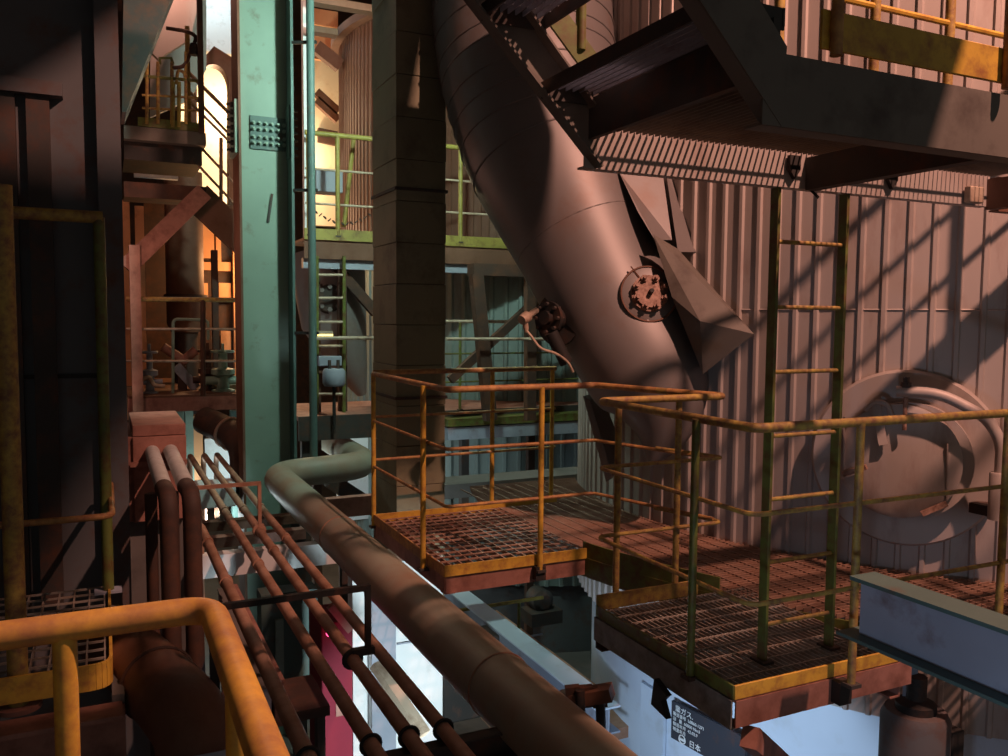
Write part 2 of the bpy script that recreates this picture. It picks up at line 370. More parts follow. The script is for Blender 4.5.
st = thing('staircase', 'steep dark steel stair with open grating treads hanging at top centre', 'staircase', (LX0, NY, LZ0))
NT = 8
def stringer(y):
    # kink at the landing, then 45 degrees up toward -X
    p = [(LX0 + .03, LZ0 + (.034 if y == FY else 0)), (LX0 - 2.3, LZ0 + 2.35), (LX0 - 2.3, LZ0 + 2.70), (LX0 + .04, LZ1 + .02)]
    return MB().poly([(x, y, z) for x, z in p], .012, (0, 1, 0))
for y, mm in ((NY, CHAN), (FY, CHAN)):
    sg = stringer(y).build('stringer', mm, st)
    bb = MB(); s_ = -1 if y == FY else 1
    zk = .034 if y == FY else 0
    bb.bar((LX0 + .03, y + s_ * .03, LZ0 + .004 + zk), (LX0 - 2.3, y + s_ * .03, LZ0 + 2.354), .06, .008); bb.bar((LX0 + .04, y + s_ * .03, LZ1 + .016), (LX0 - 2.3, y + s_ * .03, LZ0 + 2.696), .06, .008)
    bb.build('flange', mm, sg)
for k in range(NT):
    x0 = 1.485 - .243 * k; z = 2.42 + .243 * k; x1 = x0 + .26
    tr = MB().box(x0, x0 + .008, NY + .01, FY - .01, z - .05, z); tr.box(x1 - .008, x1, NY + .01, FY - .01, z - .05, z)
    for y in (NY + .012, FY - .018): tr.box(x0, x1, y, y + .006, z - .06, z)
    o = tr.build('tread', DARK, st)
    g = MB(); grating(g, 0, x0 + .012, x1 - .012, NY + .02, FY - .02, z, .03, .06, 'Y', .022, .005); g.build('tread_grating', BLUEG, o, smooth=False)
# far side stair rail
p0 = V((1.72, FY + .02, 2.52)); up_ = V((-1, 0, 1.02))
t = thing('stair_handrail', 'olive green sloping handrail on the far side of the steep stair', 'railing', p0)
MB().bar(p0 + V((.02, 0, -.02)), p0 + up_ * 1.9 + V((0, 0, -.02)), .012, .09, (1, 0, 1)).build('toe_board', GRN, t)
for k in (.05, .75, 1.5): q = p0 + up_ * k; MB().tube([q, q + V((0, 0, 1.0))], .02).build('post', GRN, t)
MB().tube([p0 + V((0, 0, 1.0)), p0 + up_ * 1.9 + V((0, 0, 1.0))], .02).build('top_rail', GRN, t)
p0 = V((1.80, NY - .02, 2.50))
t = thing('stair_handrail', 'dark sloping handrail on the near side of the steep stair', 'railing', p0)
MB().bar(p0, p0 + up_ * 1.9, .012, .09, (1, 0, 1)).build('toe_board', CHAN, t)
for k in (.25, 1.0, 1.7): q = p0 + up_ * k; MB().tube([q, q + V((0, 0, 1.0))], .02).build('post', CHAN, t)
MB().tube([p0 + V((0, 0, 1.0)), p0 + up_ * 1.9 + V((0, 0, 1.0))], .02).build('top_rail', CHAN, t)

# ------------------------------------------------------------------ the big slanting duct
dsec = [(520, -150, 7.0, .72), (520, -60, 7.0, .745), (521, 0, 6.98, .745), (525, 50, 6.92, .73), (532, 95, 6.83, .70), (543, 150, 6.7, .63), (560, 195, 6.58, .57),
        (580, 240, 6.48, .515), (611, 305, 6.33, .47), (645, 368, 6.2, .45), (659, 400, 6.12, .36), (661, 432, 6.06, .21), (652, 463, 6.02, .03)]
dc = [PD(a, b_, c_) for a, b_, c_, r in dsec]
def spline(ps, rs, k=6):
    out = []
    for i in range(len(ps) - 1):
        a = ps[max(i - 1, 0)]; b0 = ps[i]; c0 = ps[i + 1]; d = ps[min(i + 2, len(ps) - 1)]
        ra, rb, rc, rd = rs[max(i - 1, 0)], rs[i], rs[i + 1], rs[min(i + 2, len(ps) - 1)]
        for j in range(k):
            t = j / k; w = (-.5 * t + t * t - .5 * t**3, 1 - 2.5 * t * t + 1.5 * t**3, .5 * t + 2 * t * t - 1.5 * t**3, -.5 * t * t + .5 * t**3)
            out.append((a * w[0] + b0 * w[1] + c0 * w[2] + d * w[3], ra * w[0] + rb * w[1] + rc * w[2] + rd * w[3]))
    out.append((ps[-1], rs[-1])); return out
sp = spline(dc, [q[3] for q in dsec])
secs = []
for i, (p, r) in enumerate(sp):
    t = sp[min(i + 1, len(sp) - 1)][0] - sp[max(i - 1, 0)][0]; secs.append((p, t, r, r))
du = thing('duct', 'huge grey sheet metal duct slanting down into the silo at centre', 'duct', dc[8])
MB().loft(secs, 40).build('duct_shell', DUCT, du, ang=50)
# swaged seams along the upper half, one mesh each
acc = 0; last = sp[0][0]; nxt = .1
for i, (p, r) in enumerate(sp[:34]):
    acc += (p - last).length; last = p
    if acc >= nxt:
        nxt += .185; t = sp[i + 1][0] - sp[i - 1][0]
        MB().ring(p, t, r + .002, .0075, 40, 6).build('seam', DUCT, du)
p, t = dc[8], dc[9] - dc[7]
MB().ring(dc[7], dc[8] - dc[6], .513, .005, 40, 6).build('seam', DUCT, du)
# bolted inspection flange on the duct
def duct_hit(px, py):
    d = ray(px, py); best = None
    for i in range(len(sp) - 1):
        a, r = sp[i]; ax = (sp[i + 1][0] - a).normalized()
        # march
        for s in range(0, 60):
            q = EYE + d * (5.0 + s * .03); w = q - a; h = w.dot(ax)
            if abs(h) < .06 and (w - ax * h).length < r:
                if best is None or 5.0 + s * .03 < best[0]: best = (5.0 + s * .03, q, (w - ax * h).normalized(), ax)
                break
    return best
hit = duct_hit(647, 296)
fp, fn = (hit[1], hit[2]) if hit else (PD(649, 296, 5.95), V((-.5, -.8, .2)))
fn = (fn * .6 + (EYE - fp).normalized() * .5).normalized(); fp = fp + fn * .035
fl = thing('inspection_flange', 'round bolted flange with pale star shaped bolt ring on the slanting duct', 'flange', fp)
MB().disc(fp, fn, [(.0, -.10), (.205, -.10), (.205, .012), (.197, .018), (.0, .018)], 36).build('backing_plate', DUCT, fl)
MB().ring(fp + fn * .02, fn, .197, .007, 36).build('rim', BROWN, fl)
MB().disc(fp, fn, [(.0, .0), (.13, .0), (.13, .04), (.105, .04), (.105, .06), (.0, .06)], 24).build('hub', BOLT, fl)
ua = fn.cross(V((0, 0, 1))).normalized(); ub = fn.cross(ua)
for k in range(8):
    a = 2 * PI * (k + .5) / 8; q = fp + ua * (.105 * math.cos(a)) + ub * (.105 * math.sin(a))
    MB().disc(q, fn, [(.0, .03), (.026, .03), (.026, .075), (.014, .075), (.014, .105), (0, .105)], 6).build('bolt', BOLT, fl, smooth=False)
MB().disc(fp, fn, [(0, .05), (.02, .05), (.016, .11), (0, .11)], 6).build('pin', DARKB, fl)
bpl = MB(); bpl.bar(fp + ub * -.195 + ua * .12 + fn * .02, fp + ub * -.10 + ua * .05 + fn * .02, .012, .01); bpl.build('lug', BROWN, fl)

# folded hood between duct and silo
ho = thing('transition_hood', 'folded steel hood with sharp wing tip jutting from duct to silo', 'hood', PD(700, 330, 5.9))
def poly3(pts, faces): return MB().add([PD(*p) for p in pts], faces)
poly3([(619, 172, 6.15), (662, 168, 6.25), (672, 240, 6.05), (655, 240, 5.9), (638, 212, 6.0), (668, 240, 6.9), (640, 170, 6.9)],
      [(0, 1, 2), (0, 2, 3), (0, 3, 4), (1, 6, 5), (1, 5, 2), (0, 6, 1), (0, 4, 6), (4, 3, 5), (4, 5, 6), (3, 2, 5)]).build('upper_sheet', DUCT, ho, smooth=False)
poly3([(666, 172, 6.3), (674, 182, 6.3), (699, 252, 6.15), (678, 252, 6.0), (690, 230, 6.9)],
      [(0, 1, 2, 3), (0, 3, 4), (3, 2, 4), (2, 1, 4), (1, 0, 4)]).build('side_sheet', DUCT, ho, smooth=False)
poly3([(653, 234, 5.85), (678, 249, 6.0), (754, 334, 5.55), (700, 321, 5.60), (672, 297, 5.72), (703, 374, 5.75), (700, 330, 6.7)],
      [(0, 1, 2), (0, 2, 3), (0, 3, 4), (4, 3, 5), (3, 2, 5), (1, 0, 6), (2, 1, 6), (5, 2, 6), (0, 4, 6), (4, 5, 6)]).build('wing', CHAN, ho, smooth=False)  # charcoal puts the shaded look of the wing into its colour
sr = thing('support_strut', 'tapered sheet strut under the duct in front of the silo edge', 'strut', PD(600, 470, 6.5))
poly3([(583, 396, 6.62), (590, 400, 6.6), (613, 478, 6.45), (606, 482, 6.5), (620, 440, 6.75), (600, 392, 6.8)],
      [(0, 1, 2, 3), (1, 5, 4, 2), (0, 3, 4, 5), (0, 5, 1), (3, 2, 4)]).build('web', DUCT, sr, smooth=False)

# nozzle with a sensor and its cable on the left flank of the duct
nz = PD(550, 318, 6.05); nd = (PD(520, 316, 5.9) - PD(556, 318, 6.2)).normalized()
nt_ = thing('duct_nozzle', 'dark flanged nozzle with rusty valve on left flank of duct', 'nozzle', nz)
MB().disc(nz + nd * -.12, nd, [(0, 0), (.20, 0), (.20, .03), (0, .03)], 28).build('backing_plate', DARK, nt_)
MB().disc(nz - nd * .1, nd, [(0, 0), (.085, 0), (.085, .10), (.12, .10), (.12, .13), (.05, .13), (.05, .17), (0, .17)], 24).build('flange', DARKB, nt_)
for k in range(8):
    a = 2 * PI * k / 8; u1 = nd.cross(V((0, 0, 1))).normalized(); u2 = nd.cross(u1)
    q = nz + (u1 * math.cos(a) + u2 * math.sin(a)) * .1; MB().disc(q, nd, [(0, -.02), (.014, -.02), (.014, .055), (0, .055)], 6).build('bolt', DARK, nt_)
q0 = nz + V((-.02, -.05, -.10))
MB().tube([q0, q0 + V((.12, -.02, -.22))], .05, 12).build('actuator', DARKB, nt_)
sn = thing('sensor_head', 'small pale sensor head with a drooping cable beside the duct nozzle', 'sensor', PD(527, 319, 5.9))
sp0 = PD(525, 318, 5.88)
MB().disc(sp0, PD(540, 308, 6.0) - sp0, [(0, -.045), (.034, -.04), (.04, 0), (.04, .03), (.022, .045), (.022, .14), (0, .14)], 16).build('housing', CREAM, sn)
MB().disc(sp0 + V((0, 0, -.02)), V((.15, 0, -1)), [(0, 0), (.02, 0), (.02, .05), (.013, .08), (0, .08)], 12).build('gland', CREAM, sn)
MB().tube(fillet([sp0 + V((.005, 0, -.08)), PD(531, 336, 5.88), PD(540, 349, 5.9), PD(556, 353, 5.95), PD(568, 362, 6.0), PD(573, 372, 6.05)], .08), .010, 8).build('cable', CREAM, sn)

# ------------------------------------------------------------------ manway door on the silo
mc = PS(905, 457); mn = V((-math.sin(R(53)), -math.cos(R(53)), 0)); mu = V((0, 0, 1)); mr = mn.cross(mu).normalized() * -1
if mr.dot(RT) < 0: mr = -mr
mw = thing('manway', 'large round access door with davit arm on the big silo wall', 'hatch', mc + mn * .1)
MB().disc(mc, mn, [(0, -.3), (.545, -.3), (.545, .05), (.53, .07), (.0, .07)], 56).build('reinforcing_plate', CLAD, mw)
MB().disc(mc + mr * .02, mn, [(0, .03), (.355, .03), (.355, .16), (0, .16)], 48).build('neck', CLAD, mw)
cc_ = mc + mn * .17 + mr * -.03
MB().disc(cc_, mn, [(0, 0), (.345, 0), (.345, .025), (.32, .035), (.2, .05), (.0, .055)], 48).build('cover', CLAD, mw)
def ml(x, z, o): return mc + mr * x + mu * z + mn * o
# davit
dv = MB().tube(fillet([ml(-.05, .43, .30), ml(.18, .43, .30), ml(.42, .30, .28), ml(.50, .16, .27), ml(.50, -.12, .26)], .14, 6), .032, 14).build('davit_arm', CLAD, mw)
MB().disc(ml(.50, -.28, .26), mu, [(0, 0), (.055, 0), (.055, .26), (.05, .27), (0, .27)], 18).build('davit_socket', CLAD, mw)
MB().box(*[v for a in range(3) for v in sorted((ml(.42, -.28, .05)[a], ml(.52, -.22, .26)[a]))]).build('socket_bracket', DARK, mw)
MB().tube([ml(-.0, .50, .30), ml(-.0, .20, .27)], .012, 8).build('hanger_bolt', BOLT, mw)
MB().disc(ml(0, .455, .30), mu, [(0, 0), (.03, 0), (.03, .03), (.018, .03), (.018, .06), (0, .06)], 6).build('nut', DARK, mw)
hk = MB(); hk.bar(ml(-.17, .36, .2), ml(-.11, .10, .26), .05, .02, mn); hk.tube(fillet([ml(-.22, .30, .22), ml(-.17, .36, .24), ml(-.10, .35, .24), ml(-.06, .24, .25)], .04), .014, 8); hk.build('hinge_lug', CLAD, mw)
for (x, z, s) in ((-.33, -.10, 1), (.24, -.22, -1)):
    MB().bar(ml(x, z, .24), ml(x + .13 * s, z + .06 * s * (1 if s > 0 else 1.2), .26), .03, .035, mn).build('swing_bolt', BOLT, mw)
    MB().bar(ml(x, z + .02, .20), ml(x - .01, z + .35, .22), .008, .03, mn).build('lug_plate', CLAD, mw)

# ------------------------------------------------------------------ columns
gx0, gx1, gy = 1.345, 1.855, 9.45
gc = thing('steel_column', 'tall teal steel column with bolted splice plate left of centre', 'column', ((gx0 + gx1) / 2, gy, FLOORZ))
MB().box(gx0, gx1, gy, gy + .02, FLOORZ, 8).build('web', TEAL, gc)
MB().box(gx0 - .025, gx0, gy - .22, gy + .24, FLOORZ, 8).build('flange', BROWN, gc)
MB().box(gx1, gx1 + .028, gy - .24, gy + .24, FLOORZ, 8).build('flange', TEALD, gc)  # darker teal puts the unlit look of this inner face into the paint
z0 = PY(265, 150, gy).z; z1 = PY(265, 117, gy).z
a0 = PY(250, 130, gy).x; a1 = PY(287, 130, gy).x
sp_ = MB().box(a0, a1, gy - .018, gy, z0, z1).build('splice_plate', TEALD, gc)
for j in range(2):
    for i in range(6):
        for dz in (0, .065):
            pass
for j, fz in enumerate((.78, .60, .36, .18)):
    for i in range(6):
        x = a0 + (a1 - a0) * (.08 + .165 * i); z = z0 + (z1 - z0) * fz
        MB().disc((x, gy - .018, z), (0, -1, 0), [(0, 0), (.021, 0), (.021, .022), (.012, .022), (.012, .045), (0, .045)], 6).build('bolt', TEAL, sp_)
zz0, zz1 = PY(300, 158, gy - .2).z, PY(300, 106, gy - .2).z
fp_ = MB().box(gx1 - .015, gx1, gy - .2, gy - .02, zz0, zz1).build('flange_plate', TEALD, gc)
MB().box(gx0 - .06, gx0 - .025, gy - .2, gy + .2, zz0, zz1).build('flange_plate', TEAL, gc)
b_ = MB()
for k in range(7):
    z = zz0 + (zz1 - zz0) * (k + .5) / 7
    MB().disc((gx0 - .06, gy - .1, z), (-1, 0, 0), [(0, 0), (.028, 0), (.028, .03), (.014, .03), (.014, .07), (0, .07)], 6).build('bolt', DARK, gc)
    MB().disc((gx1 + .028, gy - .1, z), (1, 0, 0), [(0, 0), (.028, 0), (.028, .03), (.014, .03), (.014, .07), (0, .07)], 6).build('bolt', DARK, gc)
MB().bar((PY(272, 194, gy).x, gy - .012, PY(272, 194, gy).z), (PY(268, 222, gy).x, gy - .012, PY(268, 222, gy).z), .025, .01, (0, 1, 0)).build('weld_stub', DARK, gc)

cx_ = PY(312, 250, 9.1).x
cd = thing('conduit', 'thin teal vertical pipe running beside the right flange of teal column', 'pipe', (cx_, 9.1, .1))
MB().tube([(cx_, 9.1, -.2), (cx_, 9.1, 8)], .043, 14).build('tube', TEALD, cd)
for py in (42, 190, 333):
    z = PY(312, py, 9.1).z; MB().bar((gx1 + .02, 9.22, z), (cx_ + .06, 9.08, z), .03, .03).build('clamp', DARKB, cd)

kx0, kx1, ky0, ky1 = 2.165, 2.60, 6.62, 7.28
ic = thing('insulated_column', 'square column wrapped in dull brown insulation sheets behind the near platform', 'column', ((kx0 + kx1) / 2, (ky0 + ky1) / 2, FLOORZ))
z = FLOORZ; k = 0
while z < 7:
    o = .004 * (k % 2); hgt = .335
    MB().box(kx0 + o, kx1 - o, ky0 + o, ky1 - o, z, z + hgt - .004).build('cladding_sheet', COLM, ic, bev=.004)
    z += hgt; k += 1
MB().box(kx0 + .012, kx1 - .012, ky0 + .012, ky1 - .012, FLOORZ, z).build('core', DARKB, ic)
for py in (189, 398):
    z = PY(410, py, ky0).z; MB().box(kx0 - .012, kx1 + .012, ky0 - .012, ky1 + .012, z - .012, z + .012).build('band', DARK, ic)

# ------------------------------------------------------------------ big pipe with expansion loop
bz = -.105; bxx = 1.58
bp = thing('process_pipe', 'thick rust and green pipe running diagonally with a sideways loop behind column', 'pipe', (bxx, 4, bz - .15))
path = fillet([(bxx, 1.55, bz), (bxx, 8.9, bz), (2.62, 8.95, bz + .03), (2.62, 11.5, bz + .06)], .36, 8)
MB().tube(path, .15, 28).build('tube', PIPEG, bp, ang=60)
for y in (3.35, 6.2):
    MB().ring((bxx, y, bz), (0, 1, 0), .15, .006, 32).build('weld_seam', PIPER, bp)
MB().box(bxx - .06, bxx + .06, 3.0, 3.2, -.33, -.245).build('pipe_shoe', DARK, bp)

thin = [(.657, .034, 1.7, 7.0, 'leftmost of the four parallel thin pipes, lagged and rusty'),
        (.90, .031, 1.7, 10.6, 'second from left of the four parallel thin rusty pipes'),
        (1.055, .031, 1.7, 10.6, 'third from left of the parallel thin pipes, carrying the hanger clamps'),
        (1.20, .030, 1.7, 10.6, 'rightmost of the four thin pipes, closest to the thick pipe')]
for i, (x, r, y0, y1, lab) in enumerate(thin):
    t = thing('thin_pipe', lab, 'pipe', (x, 4, -.13), 'four parallel thin pipes')
    pts = [(x, y0, -.1), (x, y1, -.1)]
    if i: pts += [(x, y1, -.9)]
    else: pts = [(x, y0, -.1), (x, y1, -.1), (x - .0, y1, -.7)]
    MB().tube(fillet(pts, .15), r, 14).build('tube', PIPER, t)
    for y in (3.07,): MB().ring((x, y, -.1), (0, 1, 0), r + .008, .008, 20).build('u_bolt', DARKB, t)
    for y in (5.4 + .3 * i, 7.4 if i else 6.4): MB().tube([(x, y - .03, -.1), (x, y + .03, -.1)], r + .007, 14).build('coupling', PIPER, t)
rk = thing('pipe_support_beam', 'dark steel beam carrying the thin pipes near the bottom edge', 'beam', (1.1, 3.07, -.26))
MB().chan((.5, 3.07, -.2), (1.78, 3.07, -.2), .12, .06).build('channel_web', DARK, rk)
for x in (.52, 1.72): MB().box(x - .04, x + .04, 3.03, 3.11, FLOORZ, -.262).build('leg', DARK, rk)

# trapeze hangers over the pipes
for (y, px0, lab, mat, zt, xl) in ((3.9, .42, 'black inverted L pipe hanger above the thin pipes, the nearer one', DARKB, .245, .42), (6.6, .33, 'pinkish inverted L pipe hanger above the thin pipes, the farther one', PIPER, .27, .32)):
    t = thing('pipe_hanger', lab, 'hanger', (1.1, y, -.1), 'pipe hangers')
    xr = 1.13 if y < 5 else 1.06
    MB().box(xl, xr + .012, y - .014, y + .014, zt - .014, zt + .014).build('top_bar', mat, t)
    MB().box(xr - .013, xr + .013, y - .0135, y + .0135, -.08, zt).build('drop_rod', mat, t)
    MB().ring((1.055, y, -.1), (0, 1, 0), .04, .014, 20).build('clamp', mat, t)
    MB().box(1.05, xr + .03, y - .018, y + .018, -.085, -.05).build('clamp_lug', mat, t)
    MB().box(xl - .02, xl + .02, y - .02, y + .02, FLOORZ if y > 5 else -3.0, zt).build('post', DARKB, t)

# cable trays beside the leftmost pipe
ta = PZ(284, 682, -.22); tb_ = PZ(256, 678, -.22); tf = PZ(237, 586, -.22)
for i, (x0, x1, z, lab) in enumerate(((ta.x - .045, ta.x, -.22, 'narrow pinkish cable tray right of the leftmost thin pipe'), (tb_.x, ta.x - .06, -.235, 'wide grey lidded cable tray under the leftmost thin pipe'))):
    t = thing('cable_tray', lab, 'cable tray', ((x0 + x1) / 2, ta.y, z), 'cable trays below the thin pipes')
    MB().box(x0, x1, ta.y, tf.y, z - .22, z).build('tray', PINK if i == 0 else BLUEG, t, bev=.004)
    MB().box(x0 - .004, x1 + .004, ta.y - .01, tf.y + .01, z, z + .012).build('lid', PINK if i == 0 else CONC, t)
    MB().box(x0 + .005, x1 - .005, tf.y - .1, tf.y - .04, FLOORZ, z - .22).build('stand', DARK, t)

# ------------------------------------------------------------------ left: near rail, tank, left platform
YNEAR = paint('rubbed_yellow_paint', (.62, .37, .06), .42, .5, scale=9, rustcol=(.30, .14, .07))
nr = thing('handrail', 'close thick yellow handrail with rounded corner in the bottom left', 'railing', (.0, 1.3, 0))
MB().tube(fillet([(-1.5, 1.345, 1.1), (.142, 1.345, 1.1), (.142, -.4, 1.1)], .05, 8), .0205, 20).build('top_rail', YNEAR, nr)
MB().tube(fillet([(-1.5, 1.345, .6), (.142, 1.345, .6), (.142, -.4, .6)], .05, 8), .014, 12).build('mid_rail', YEL, nr)
for x, y in ((-.06, 1.345), (.142, 1.06), (-1.0, 1.345)): MB().tube([(x, y, 0), (x, y, 1.095)], .0165, 16).build('post', YEL, nr)
op = thing('grating_platform', 'grating platform the near yellow handrail stands on', 'platform', (-.5, 1.3, -.2))
grating(MB(), 0, -1.5, .12, -.4, 1.33, 0, .032, .1, 'Y').build('grating', GALV, op, smooth=False)
MB().chan((-1.5, 1.35, -.1), (.17, 1.35, -.1), .2, .06).build('channel_beam', PINK, op); MB().chan((.15, -.4, -.1), (.15, 1.36, -.1), .2, .06).build('channel_beam', PINK, op)

tx1, ty = .125, 5.75
tk = thing('tank', 'dark ribbed plate tank filling the left edge behind the tall safety frame', 'tank', (-1, ty, FLOORZ))
MB().box(-3.2, tx1, ty, ty + 2.4, FLOORZ, 7).build('body', TANK, tk)
for px in (44, -30):
    x = PY(px, 300, ty).x; MB().box(x - .06, x + .06, ty - .06, ty, -.2, 2.82).build('rib', DARK, tk)
MB().box(-3.2, PY(62, 60, ty).x, ty - .1, ty, 2.82, 2.9).build('rib', TANK, tk)
x = PY(10, 300, ty).x; MB().box(x - .06, x + .06, ty - .06, ty, -.2, 2.82).build('rib', DARK, tk)
z = PY(70, 376, ty).z; MB().box(-3.2, PY(106, 376, ty).x, ty - .015, ty, z - .012, z + .012).build('seam', DARKB, tk)
MB().box(tx1 - .13, tx1 - .0, ty - .1, ty, FLOORZ, 7).build('corner_angle', TANK, tk)

lp = thing('grating_platform', 'small grating platform with rounded yellow toe board at left edge', 'platform', (-.5, 4, -.4))
lx1, ly0, ly1 = .0, 4.02, 5.25
grating(MB(), 0, -1.6, lx1 - .02, ly0 + .02, ly1, 0, .075, .11, 'Y', .03, .007).build('grating', GALVC, lp, smooth=False)
tb = fillet([(-1.6, ly0, -.035), (lx1, ly0, -.035), (lx1, ly1, -.035)], .09, 6)
mb = MB()
for a, b_ in zip(tb[:-1], tb[1:]): mb.bar(a, b_, .014, .115)
mb.build('toe_board', YEL, lp)
MB().box(lx1 + .0, lx1 + .05, ly0 - .05, ly1, -.45, -.11).build('edge_plate', CONC, lp)
MB().chan((-1.6, ly0 - .06, -.28), (lx1 + .05, ly0 - .06, -.28), .26, .12, side=1).build('channel_beam', PINK, lp)
MB().box(-1.6, lx1 + .04, ly0 - .2, ly0 - .05, -.16, -.14).build('ledge', PINK, lp)
LF = thing('safety_frame', 'tall olive yellow safety frame of two posts on the left platform', 'railing', (-.2, 4.6, -.14))
q1 = PZ(19, 708, -.14); zt = 2.08
MB().tube([(q1.x, q1.y, -.14), (q1.x, q1.y, zt)], .040, 16).build('post', YELOLD, LF)
MB().disc((q1.x, q1.y, -.14), (0, 0, 1), [(0, 0), (.09, 0), (.09, .02), (0, .02)], 16).build('base_plate', PINK, LF)
q2 = V((-.005, 5.15, 0))
MB().tube([(q2.x, q2.y, 0), (q2.x, q2.y, zt)], .030, 14).build('post', GRN, LF)
MB().box(q2.x - .07, q2.x + .07, q2.y - .05, q2.y + .05, 0, .012).build('base_plate', BLUEG, LF)
MB().tube([(-1.6, 5.13, zt), (q2.x + .02, 5.15, zt)], .033, 14).build('top_rail', YELOLD, LF)
a_ = PY(112, 516, 4.7); MB().tube(fillet([(-1.2, a_.y, a_.z), (a_.x, a_.y, a_.z), (a_.x, 5.6, a_.z)], .08, 6), .017, 12).build('loop_rail', ORRAIL, LF)

# stacked pipes and box right of the tank
bo = thing('concrete_box', 'pinkish concrete box with two pipes coming out beside dark tank', 'box', (.35, 6.6, .25))
bx0, bx1, by = .17, .52, 6.4
mb = MB(); mb.box(bx0, bx1, by, by + .9, .70, .78); mb.box(bx1 - .05, bx1, by, by + .9, .1, .70); mb.box(bx0 - .05, bx0 + .03, by, by + .9, .1, .70); mb.box(bx0, bx1, by + .3, by + .9, .1, .70)
mb.box(bx0, bx1, by - .03, by, .1, .70)
mb.build('casing', PINK, bo, bev=.006)
MB().box(bx0 - .02, bx1, by - .08, by - .03, .50, .53).build('cross_bar', PINK, bo)
MB().box(.0, .55, by + .1, by + .42, FLOORZ, .1).build('pedestal', CONC, bo)
for i, (x, lab) in enumerate(((.295, 'left of two lagged pipes bending down out of the pinkish box'), (.415, 'right of two lagged pipes bending down out of the pinkish box'))):
    t = thing('lagged_pipe', lab, 'pipe', (x, 5.1, 0), 'lagged pipes from the box')
    MB().tube([(x, 6.75, .60), (x, 5.16, .565)], .048, 18).build('lagging', LAG, t)
    MB().tube(fillet([(x, 5.16, .565), (x + .01, 4.93, .56), (x + .015, 4.93, -.3), (x + .02, 4.93, -.9)], .16, 8), .050, 18).build('bend', BROWND, t)
for i, (x, lab) in enumerate(((.235, 'thin dark vertical pipe left of the two bent lagged pipes'), (.355, 'dark vertical pipe between the two bent lagged pipes'))):
    MBt = MB().tube([(x, 5.35, -1.2), (x, 5.35, .50)], .035, 14).build('vertical_pipe', BROWND); tag(MBt, lab, 'pipe', 'vertical pipes behind the lagged pipes')

el = thing('pipe_elbow', 'fat rust brown pipe elbow turning down in the lower left', 'elbow', (.2, 3.6, -.6))
ep = fillet([PD(112, 640, 4.6), PD(142, 668, 4.1), PD(174, 700, 3.75), PD(196, 728, 3.6), PD(206, 850, 3.45)], .3, 8)
MB().tube(ep, .165, 28).build('bend', BROWN, el, ang=60)
MB().ring(PD(158, 684, 3.92), PD(174, 700, 3.75) - PD(142, 668, 4.1), .165, .012, 36).build('weld_seam', BROWND, el)
MB().tube([PD(202, 752, 3.56), PD(206, 850, 3.45)], .173, 28).build('sleeve', BLUEG, el)

# ------------------------------------------------------------------ right foreground beam
be = thing('steel_beam', 'blue grey beam with green top flange coming in at lower right', 'beam', (2.77, 1.9, .27))
MB().box(2.765, 2.775, .2, 2.42, .275, .51).build('web', BLUEG, be)
MB().box(2.70, 2.84, .2, 2.42, .508, .524).build('top_flange', TEALD, be)
MB().box(2.70, 2.84, .2, 2.48, .262, .276).build('bottom_flange', TEALD, be)
mo = thing('motor', 'dull grey cylindrical motor standing below beam at lower right corner', 'motor', (3.5, 3.05, -.6))
mp = PY(915, 725, 2.95)
MB().disc((mp.x, mp.y, -1.4), (0, 0, 1), [(0, 0), (.17, 0), (.17, .88), (.15, .92), (.0, .92)], 28).build('body', TANK, mo)
MB().disc((mp.x, mp.y, -.50), (0, 0, 1), [(0, 0), (.10, 0), (.10, .06), (.05, .08), (.05, .2), (0, .2)], 20).build('shaft_housing', DARKB, mo)
MB().box(mp.x - .03, mp.x + .03, mp.y + .02, mp.y + .06, -.5, -.16).build('mount_strap', BLUEG, mo)
MB().box(mp.x + .16, mp.x + .26, mp.y - .1, mp.y + .1, -.95, -.6).build('terminal_box', DARKB, mo, bev=.01)
MB().box(mp.x - .2, mp.x + .2, mp.y - .2, mp.y + .2, FLOORZ, -1.4).build('plinth', CONC, mo)

# ------------------------------------------------------------------ sign on the silo shell
sc_ = PS(690, 724, 3.205); ang = math.atan2(sc_.y - SC1.y, sc_.x - SC1.x)
sn_ = V((math.cos(ang), math.sin(ang), 0)); st_ = V((-sn_.y, sn_.x, 0))
if st_.dot(RT) < 0: st_ = -st_
so = sc_ + sn_ * .05
sg = thing('sign_board', 'dark notice board with white Japanese lettering on the pale shell', 'sign', so)
SW, SH = .72, .30
def sl(x, z): return so + st_ * x + V((0, 0, z))
MB().poly([sl(-.14, -SH / 2), sl(-.14 + SW, -SH / 2), sl(-.14 + SW, SH / 2), sl(-.14, SH / 2)], .02, sn_).build('board', SIGNM, sg)
def text(s, x, z, size, par, name='lettering'):
    cu = bpy.data.curves.new('t', 'FONT'); cu.body = s; cu.size = size; cu.extrude = .001
    o = bpy.data.objects.new('t', cu); C.objects.link(o)
    dg = bpy.context.evaluated_depsgraph_get(); dg.update()
    me = bpy.data.meshes.new_from_object(o.evaluated_get(dg)); bpy.data.objects.remove(o)
    mm = Matrix((( st_.x, 0, sn_.x, 0), (st_.y, 0, sn_.y, 0), (0, 1, 0, 0), (0, 0, 0, 1)))
    off = so
    me.transform(mm); me.transform(Matrix.Translation(sl(x, z) + sn_ * .012 - off))
    ob = bpy.data.objects.new(name, me); ob.data.materials.append(SIGNW); C.objects.link(ob); ob.parent = par
    return ob
for s, x, z, h in (('業ガス.', -.10, .085, .058), ('製造番号  L0860-1271', -.12, .045, .034), ('容   量  60000 Nm3', -.12, .005, .034), ('製造年月  42.02.9', -.12, -.035, .034), ('検査年月', -.12, -.075, .034), ('日本', .05, -.135, .06)):
    text(s, x, z, h, sg)
lc = sl(-.02, -.115) + sn_ * .012
